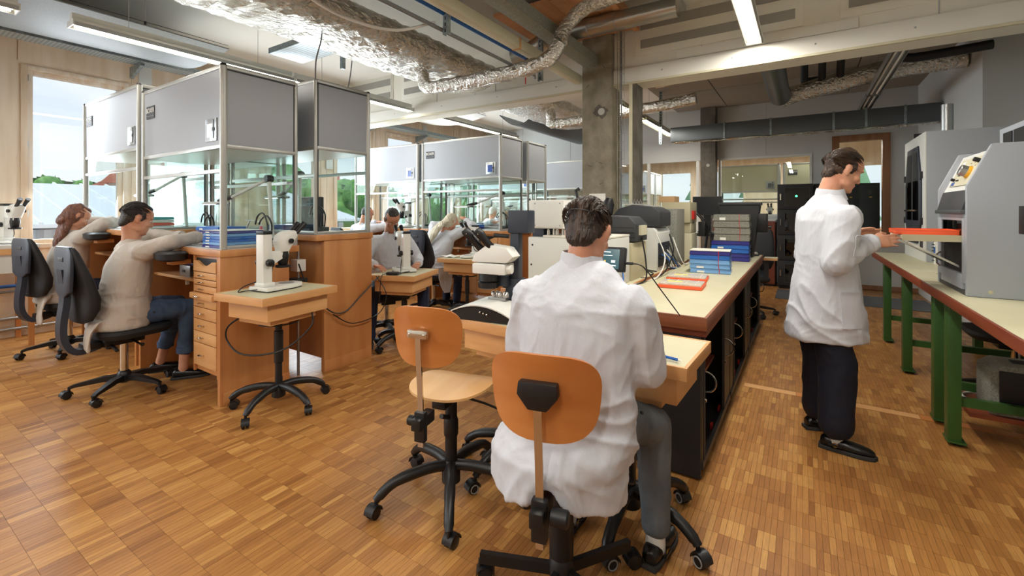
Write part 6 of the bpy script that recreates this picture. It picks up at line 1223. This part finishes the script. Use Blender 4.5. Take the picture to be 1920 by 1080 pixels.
foil_duct('foil_pipe', [(-1.55, 5.75, 3.02), (-1.05, 5.75, 3.05), (-.66, 5.75, 3.09), (-.54, 5.75, 3.16), (-.51, 5.75, 3.34), (-.51, 5.75, 3.575)], .06, .06, 'brownish foil pipe just under the beam', amp=.006)
foil_duct('foil_duct', [(-.25, 7.47, 3.02), (.3, 7.5, 3.14), (1.0, 7.5, 3.24), (1.64, 7.5, 3.26)], .12, .12, 'round foil duct running to the grey wall block', 18)
o = MB().tube([(-.30, 5.38, 3.12), (-.29, 6.6, 3.10), (-.28, 7.2, 3.06), (-.26, 7.38, 3.02)], .13, 20).build('round_duct', 'duct_dark'); tag(o, 'grey round duct coming down to the foil duct', 'duct')
o = MB().tube(smooth_path([(-2.85, 4.46, 3.22), (-2.62, 4.46, 3.26), (-2.42, 4.46, 3.33), (-2.2, 4.46, 3.36), (-1.0, 4.46, 3.36)], 4), .095, 20).build('spiral_duct', 'duct'); tag(o, 'shiny spiral duct with elbow beside the cream trunk', 'duct')
for k, (x, z, ang) in enumerate(((-2.62, 3.26, .2), (-2.42, 3.33, .3), (-2.22, 3.36, .1), (-1.9, 3.36, 0), (-1.6, 3.36, 0))): MB().tube([(x + .097 * math.sin(-ang) * math.cos(a), 4.46 + .097 * math.sin(a), z + .097 * math.cos(ang) * math.cos(a)) for a in [2 * PI * i / 24 for i in range(24)]], .004, 5, closed=True).build('seam', 'steel', o)
t = thing('rectangular_duct', 'long dark-grey rectangular duct crossing in front of the far wall', 'duct', (-.16, 8.75, 2.69)); box('duct_body', (-1.9, -.15, 0), (1.8, .15, .26), 'duct_dark', t, .004)
for x in (-1.0, -.3, .55, .95, 1.4): MB().b2((x, -.165, -.012), (x + .03, .165, .272), .003).build('flange', 'galv', t)
o = MB().grid(lambda u, v: Vector((-2.0 + 3.6 * u, 8.55 + .12 * v, 2.660 + .012 * math.sin(40 * u) * math.sin(9 * v + 20 * u))), 60, 4, .003).build('foil_strip', 'foil'); tag(o, 'crinkled foil strip hanging under the rectangular duct', 'foil')
def pipe(pts, r, m, label, k=4, name='pipe'):
    o = MB().tube(smooth_path(pts, k), r, 12).build(name, m); return tag(o, label, 'pipe')
pipe([(-2.45, -1.5, 2.88), (-2.45, 1, 2.88), (-2.45, 4.05, 2.88)], .016, 'grey_pipe', 'thin grey pipe clipped to the slotted hangers'); pipe([(-2.42, -1.5, 3.0), (-2.42, 2, 3.0), (-2.42, 4.0, 3.0)], .016, 'blue_pipe', 'blue pipe clipped to the slotted hangers')
def hang(x, y, z0, label):
    t = thing('slotted_channel', label, 'hanger', (x, y, z0)); box('channel_web', (-.025, -.004, 0), (.025, 0, ZC - z0), 'galv', t); box('channel_flange', (-.025, 0, 0), (-.021, .035, ZC - z0), 'galv', t); box('channel_flange', (.021, 0, 0), (.025, .035, ZC - z0), 'galv', t)
    for k in range(int((ZC - z0) / .05)): box('slot', (-.006, -.0052, .015 + k * .05), (.006, -.0038, .042 + k * .05), 'cabinet_in', t)
    return t
for x, y, z0, lb in ((-2.40, 2.74, 2.83, 'slotted steel hanger holding the blue and grey pipes, by the white hose'), (-2.40, 4.28, 2.83, 'slotted steel hanger at the pipe valves'), (-2.16, 7.0, 2.66, 'slotted steel hanger beyond the beam, first of two'), (-2.16, 8.3, 2.62, 'slotted steel hanger beyond the beam, near the partition'), (-2.16, 5.5, 2.9, 'slotted steel hanger right behind the beam')): hang(x, y, z0, lb)
for z, m, lb in ((2.88, 'grey_pipe', 'black ball valve with red lever on the grey pipe'), (3.0, 'blue_pipe', 'black ball valve with red lever on the blue pipe')):
    t = thing('ball_valve', lb, 'valve', (-2.435, 4.1, z)); MB().tube([(0, -.05, 0), (0, -.04, 0), (0, .0, 0), (0, .04, 0), (0, .05, 0)], [.02, .024, .034, .024, .02], 12).build('valve_body', 'black', t); MB().tube([(0, 0, .0), (-.03, -.01, -.03), (-.05, .02, -.11)], [.008, .008, .006], 6).build('lever', 'red', t); MB().tube([(0, .05, 0), (0, .12, 0), (0, .14, -.03)], .016, 8).build('coupling', m, t)
pipe([(-3.08, 1.3, 3.55), (-3.02, 1.6, 3.15), (-2.93, 1.9, 2.93), (-2.78, 2.15, 2.82), (-2.59, 2.4, 2.79), (-2.46, 2.68, 2.92)], .011, 'white_cable', 'white hose sagging between the foil duct and the hanger', 6, 'hose')
t = thing('wire_ladder', 'vertical wire cable ladder beside the concrete column', 'cable ladder', (-1.74, 4.985, .9))
for x in (-.04, -.013, .013, .04): MB().cyl((x, 0, 0), (x, 0, 2.7), .003, n=6).build('wire', 'steel', t)
for k in range(28): MB().cyl((-.042, -.003, .04 + k * .097), (.042, -.003, .04 + k * .097), .0025, n=5).build('rung', 'steel', t)
MB().tube([(.0, .012, 0), (.002, .012, 1.4), (-.004, .012, 2.7)], .009, 8).build('cable', 'grey_pipe', t)
# black insulated pipes on the right
pipe([(-.02, 8.45, 3.45), (1.0, 8.45, 3.46), (1.66, 8.45, 3.47)], .055, 'black_matt', 'black insulated pipe running across under the ceiling')
for k, (x, y) in enumerate(((.02, 8.3), (.22, 8.3), (.42, 8.3))): pipe([(x, 5.5, 3.5), (x, 6.7, 3.48), (x, 7.15, 3.44), (x, 7.36, 3.3), (x, 7.42, 3.2)], .045, 'black_matt', ['black pipe bend nearest the grey round duct', 'middle black pipe bend', 'black pipe bend nearest the steel light'][k])
pipe([(1.02, 5.5, 3.5), (.96, 6.3, 3.48), (.94, 6.6, 3.42), (.94, 6.66, 3.22), (1.0, 6.68, 3.14), (1.3, 6.68, 3.14), (1.67, 6.68, 3.16)], .05, 'black_matt', 'black insulated pipe with U-bend above the oven cabinet', 5); pipe([(1.28, 5.5, 3.5), (1.22, 6.4, 3.48), (1.2, 6.7, 3.44), (1.3, 6.78, 3.42), (1.67, 6.8, 3.42)], .05, 'black_matt', 'short black pipe bend above the oven cabinet', 5)
t = thing('smoke_detector', 'round cream detector under the beam at the grey wall block', 'detector', (1.75, 5.18, 2.80)); MB().lathe([(.05, .062), (.05, .03), (.042, .0), (0, 0)], n=20).build('housing', 'cream_metal', t); MB().tube([(.046 * math.cos(a), .046 * math.sin(a), .02) for a in [2 * PI * i / 20 for i in range(20)]], .003, 5, closed=True).build('ring', 'tray_grey', t)
# pipes low on the window wall
for z, m, r, lb in ((.10, 'steel', .018, 'lower steel heating pipe at the foot of the window wall'), (.22, 'steel', .018, 'upper steel heating pipe at the foot of the window wall'), (.52, 'grey_pipe', .013, 'grey pipe on the window wall below the bench'), (.58, 'blue_pipe', .018, 'blue pipe on the window wall below the bench')): pipe([(-7.40, -2.0, z), (-7.40, .5, z), (-7.40, 3.4, z)], r, m, lb)
t = thing('radiator', 'flat white radiator on the window wall behind the office chair', 'radiator', (-7.40, 1.75, .262)); box('panel', (-.05, -.35, 0), (.0, .35, .24), 'white_metal', t, .006)
for z in (.04, .2): MB().cyl((-.03, -.35, z), (-.03, -.42, z), .012, n=8).build('valve', 'chrome', t)
# power cable with clamp from the hood to the ceiling
o = cable([(-3.55, 2.36, 2.56), (-3.6, 2.4, 2.75), (-3.55, 2.42, 2.95), (-3.6, 2.45, 3.2)], .006, 'grey_pipe', name='ceiling_cable'); tag(o, 'thin grey cord rising from the end hood to the ceiling', 'cable')
# ================================================================== outdoors, seen through the windows
def out(px, py, d):
    u = (px - 960) / FPX; return Vector((d * (u * ca_ - sa_), d * (u * sa_ + ca_), CH - (py - HY) / FPX * d))
o = box('street_ground', (-160, -80, -4.2), (-7.9, 120, -4.0), 'asphalt'); tag(o, 'grey yard and street below the windows', 'ground'); o['kind'] = 'structure'
t = thing('shed', 'low shed with pale corrugated wall and metal roof outside the window', 'shed', (-14, 3.0, -4)); box('wall_core', (-4, -6, 0), (-.1, 7.5, 5.0), 'tin', t)
for k in range(54): box('corrugation', (-.1, -6 + k * .25, 0), (-.02, -5.88 + k * .25, 5.0), 'tin', t)
b = MB(); b.prism([(-4.2, 6.1), (.5, 5.05), (.5, 5.13), (-4.2, 6.2)], -6.3, 7.8, Matrix.Rotation(R(90), 4, 'X') @ Matrix.Diagonal((1, 1, -1, 1))); b.build('roof', 'tin_roof', t)
for k in range(24): MB().bar((.5, -6.2 + k * .58, 5.15), (-4.2, -6.2 + k * .58, 6.22), .05, .05).build('roof_rib', 'tin', t)
def house(c, w, d, hh, roof, label, wallm='house_cream', rot=0.0, win=(3, 2), chimney=True):
    t = thing('house', label, 'house', c, rot, None); box('wall', (-d / 2, -w / 2, 0), (d / 2, w / 2, hh), wallm, t)
    b = MB(); b.prism([(-w / 2 - .4, 0), (w / 2 + .4, 0), (0, roof)], -d / 2 - .4, d / 2 + .4, Matrix.Translation((0, 0, hh)) @ Matrix.Rotation(R(90), 4, 'Z') @ Matrix.Rotation(R(90), 4, 'X')); r = b.build('roof', 'roof_red', t)
    if chimney: box('chimney', (-.5, w * .2, hh + roof * .5), (.5, w * .2 + .9, hh + roof * 1.25), 'roof_red', r)
    for i in range(win[0]):
        for k in range(win[1]):
            y = -w / 2 + w * (i + .5) / win[0]; z = hh - 1.2 - k * 3.0; f = box('window', (d / 2, y - .5, z - .7), (d / 2 + .06, y + .5, z + .7), 'white_metal', t); box('pane', (d / 2 + .06, y - .4, z - .6), (d / 2 + .08, y + .4, z + .6), 'screen_off', f)
            for sg in (-1, 1): box('shutter', (d / 2 + .01, y + sg * .78 - .26, z - .7), (d / 2 + .07, y + sg * .78 + .26, z + .7), 'shutter', f)
    return t
def at_ground(px, d): p = out(px, HY, d); return (p.x, p.y, -4.0)
house(at_ground(196, 58), 9, 8, 6.6, 2.8, 'red-roofed house with chimney seen beside the first hood', 'house_pink', R(-10))
house(at_ground(330, 40), 7, 7, 7.6, 4.2, 'pink gabled house rising behind the tall hood', 'house_pink', R(-35), (2, 2), False); house(at_ground(400, 74), 15, 8, 7.2, 1.0, 'cream apartment house with red shutters', 'house_cream', R(-20), (4, 3), False); house(at_ground(580, 50), 11, 8, 6.4, 2.6, 'cream house with red roof beyond the greenery', 'house_cream', R(-30), (4, 2)); house(at_ground(158, 98), 12, 8, 5.5, 2.4, 'distant red-roofed house near the first window edge', 'house_cream', 0, (3, 1))
house(at_ground(790, 78), 12, 8, 6.4, 2.4, 'cream house with red roof seen between the second-row hoods', 'house_cream', R(-50), (4, 2))
def tree(px, d, top, w, label, m='leaf'):
    g = at_ground(px, d); H = CH + (HY - top) / FPX * d + 4.0; t = thing('tree', label, 'tree', g, random.random() * 6, 'trees outside the windows')
    MB().tube([(0, 0, 0), (.05, 0, H * .35), (0, .1, H * .75)], [.28, .2, .06], 8).build('trunk', 'bark', t)
    r = random.Random(px); n = 900; C = [(r.gauss(0, w * .24), r.gauss(0, w * .24), H * (.42 + .5 * r.random())) for _ in range(16)]; V = []; F = []
    for i in range(n):
        c = C[i % 16]; rad = w * .22; v = Vector((r.gauss(0, 1), r.gauss(0, 1), r.gauss(0, 1))).normalized() * rad * (.6 + .4 * r.random()); p = Vector(c) + v; a = Vector((r.gauss(0, 1), r.gauss(0, 1), r.gauss(0, 1))).normalized() * w * .055; q = v.normalized().cross(a)
        k = len(V); V += [p - a, p + q, p + a, p - q]; F.append((k, k + 1, k + 2, k + 3))
    for c in C: pass
    me = bpy.data.meshes.new('foliage'); me.from_pydata([tuple(v) for v in V], [], F); o = link('foliage', me, m, t); o['kind'] = 'stuff'
    b = MB()
    for c in C: b.ball(c, w * .21, 8, 6)
    b.build('crown', m, t)
for px, d, top, w, lb in ((70, 80, 338, 9, 'leafy tree at the edge of the first window'), (128, 42, 352, 5, 'leafy tree left of the red-roofed house'), (392, 95, 298, 12, 'tree on the slope above the cream apartment house'), (520, 30, 318, 6, 'green tree behind the gooseneck lights'), (470, 21, 400, 3.5, 'low green bush tree outside the second window'), (700, 38, 340, 7, 'green tree seen past the microscope person'), (850, 62, 345, 10, 'green tree seen through the second-row hood'), (930, 40, 335, 7, 'green tree seen past the second-row end')): tree(px, d, top, w, lb)
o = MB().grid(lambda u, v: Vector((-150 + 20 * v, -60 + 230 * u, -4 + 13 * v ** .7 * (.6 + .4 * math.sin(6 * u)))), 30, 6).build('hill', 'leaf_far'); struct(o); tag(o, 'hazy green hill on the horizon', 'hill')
b = box('garden_ground', (-60, YB + 6, -3.0), (60, 120, -2.9), 'grass'); struct(b)
for k, (x, y, h, w) in enumerate(((-3.6, 45, 9, 7), (-1.2, 38, 8, 6), (.9, 50, 10, 8), (3.5, 42, 8, 6), (-9.5, 52, 9, 8))):
    t = thing('conifer', ['dark fir tree', 'bluish fir tree', 'tall fir tree', 'broad fir tree', 'distant fir tree'][k] + ' beyond the far windows', 'tree', (x, y, -3.0), 0, 'firs beyond the far windows'); MB().cyl((0, 0, 0), (0, 0, 2), .2, n=8).build('trunk', 'bark', t)
    b = MB()
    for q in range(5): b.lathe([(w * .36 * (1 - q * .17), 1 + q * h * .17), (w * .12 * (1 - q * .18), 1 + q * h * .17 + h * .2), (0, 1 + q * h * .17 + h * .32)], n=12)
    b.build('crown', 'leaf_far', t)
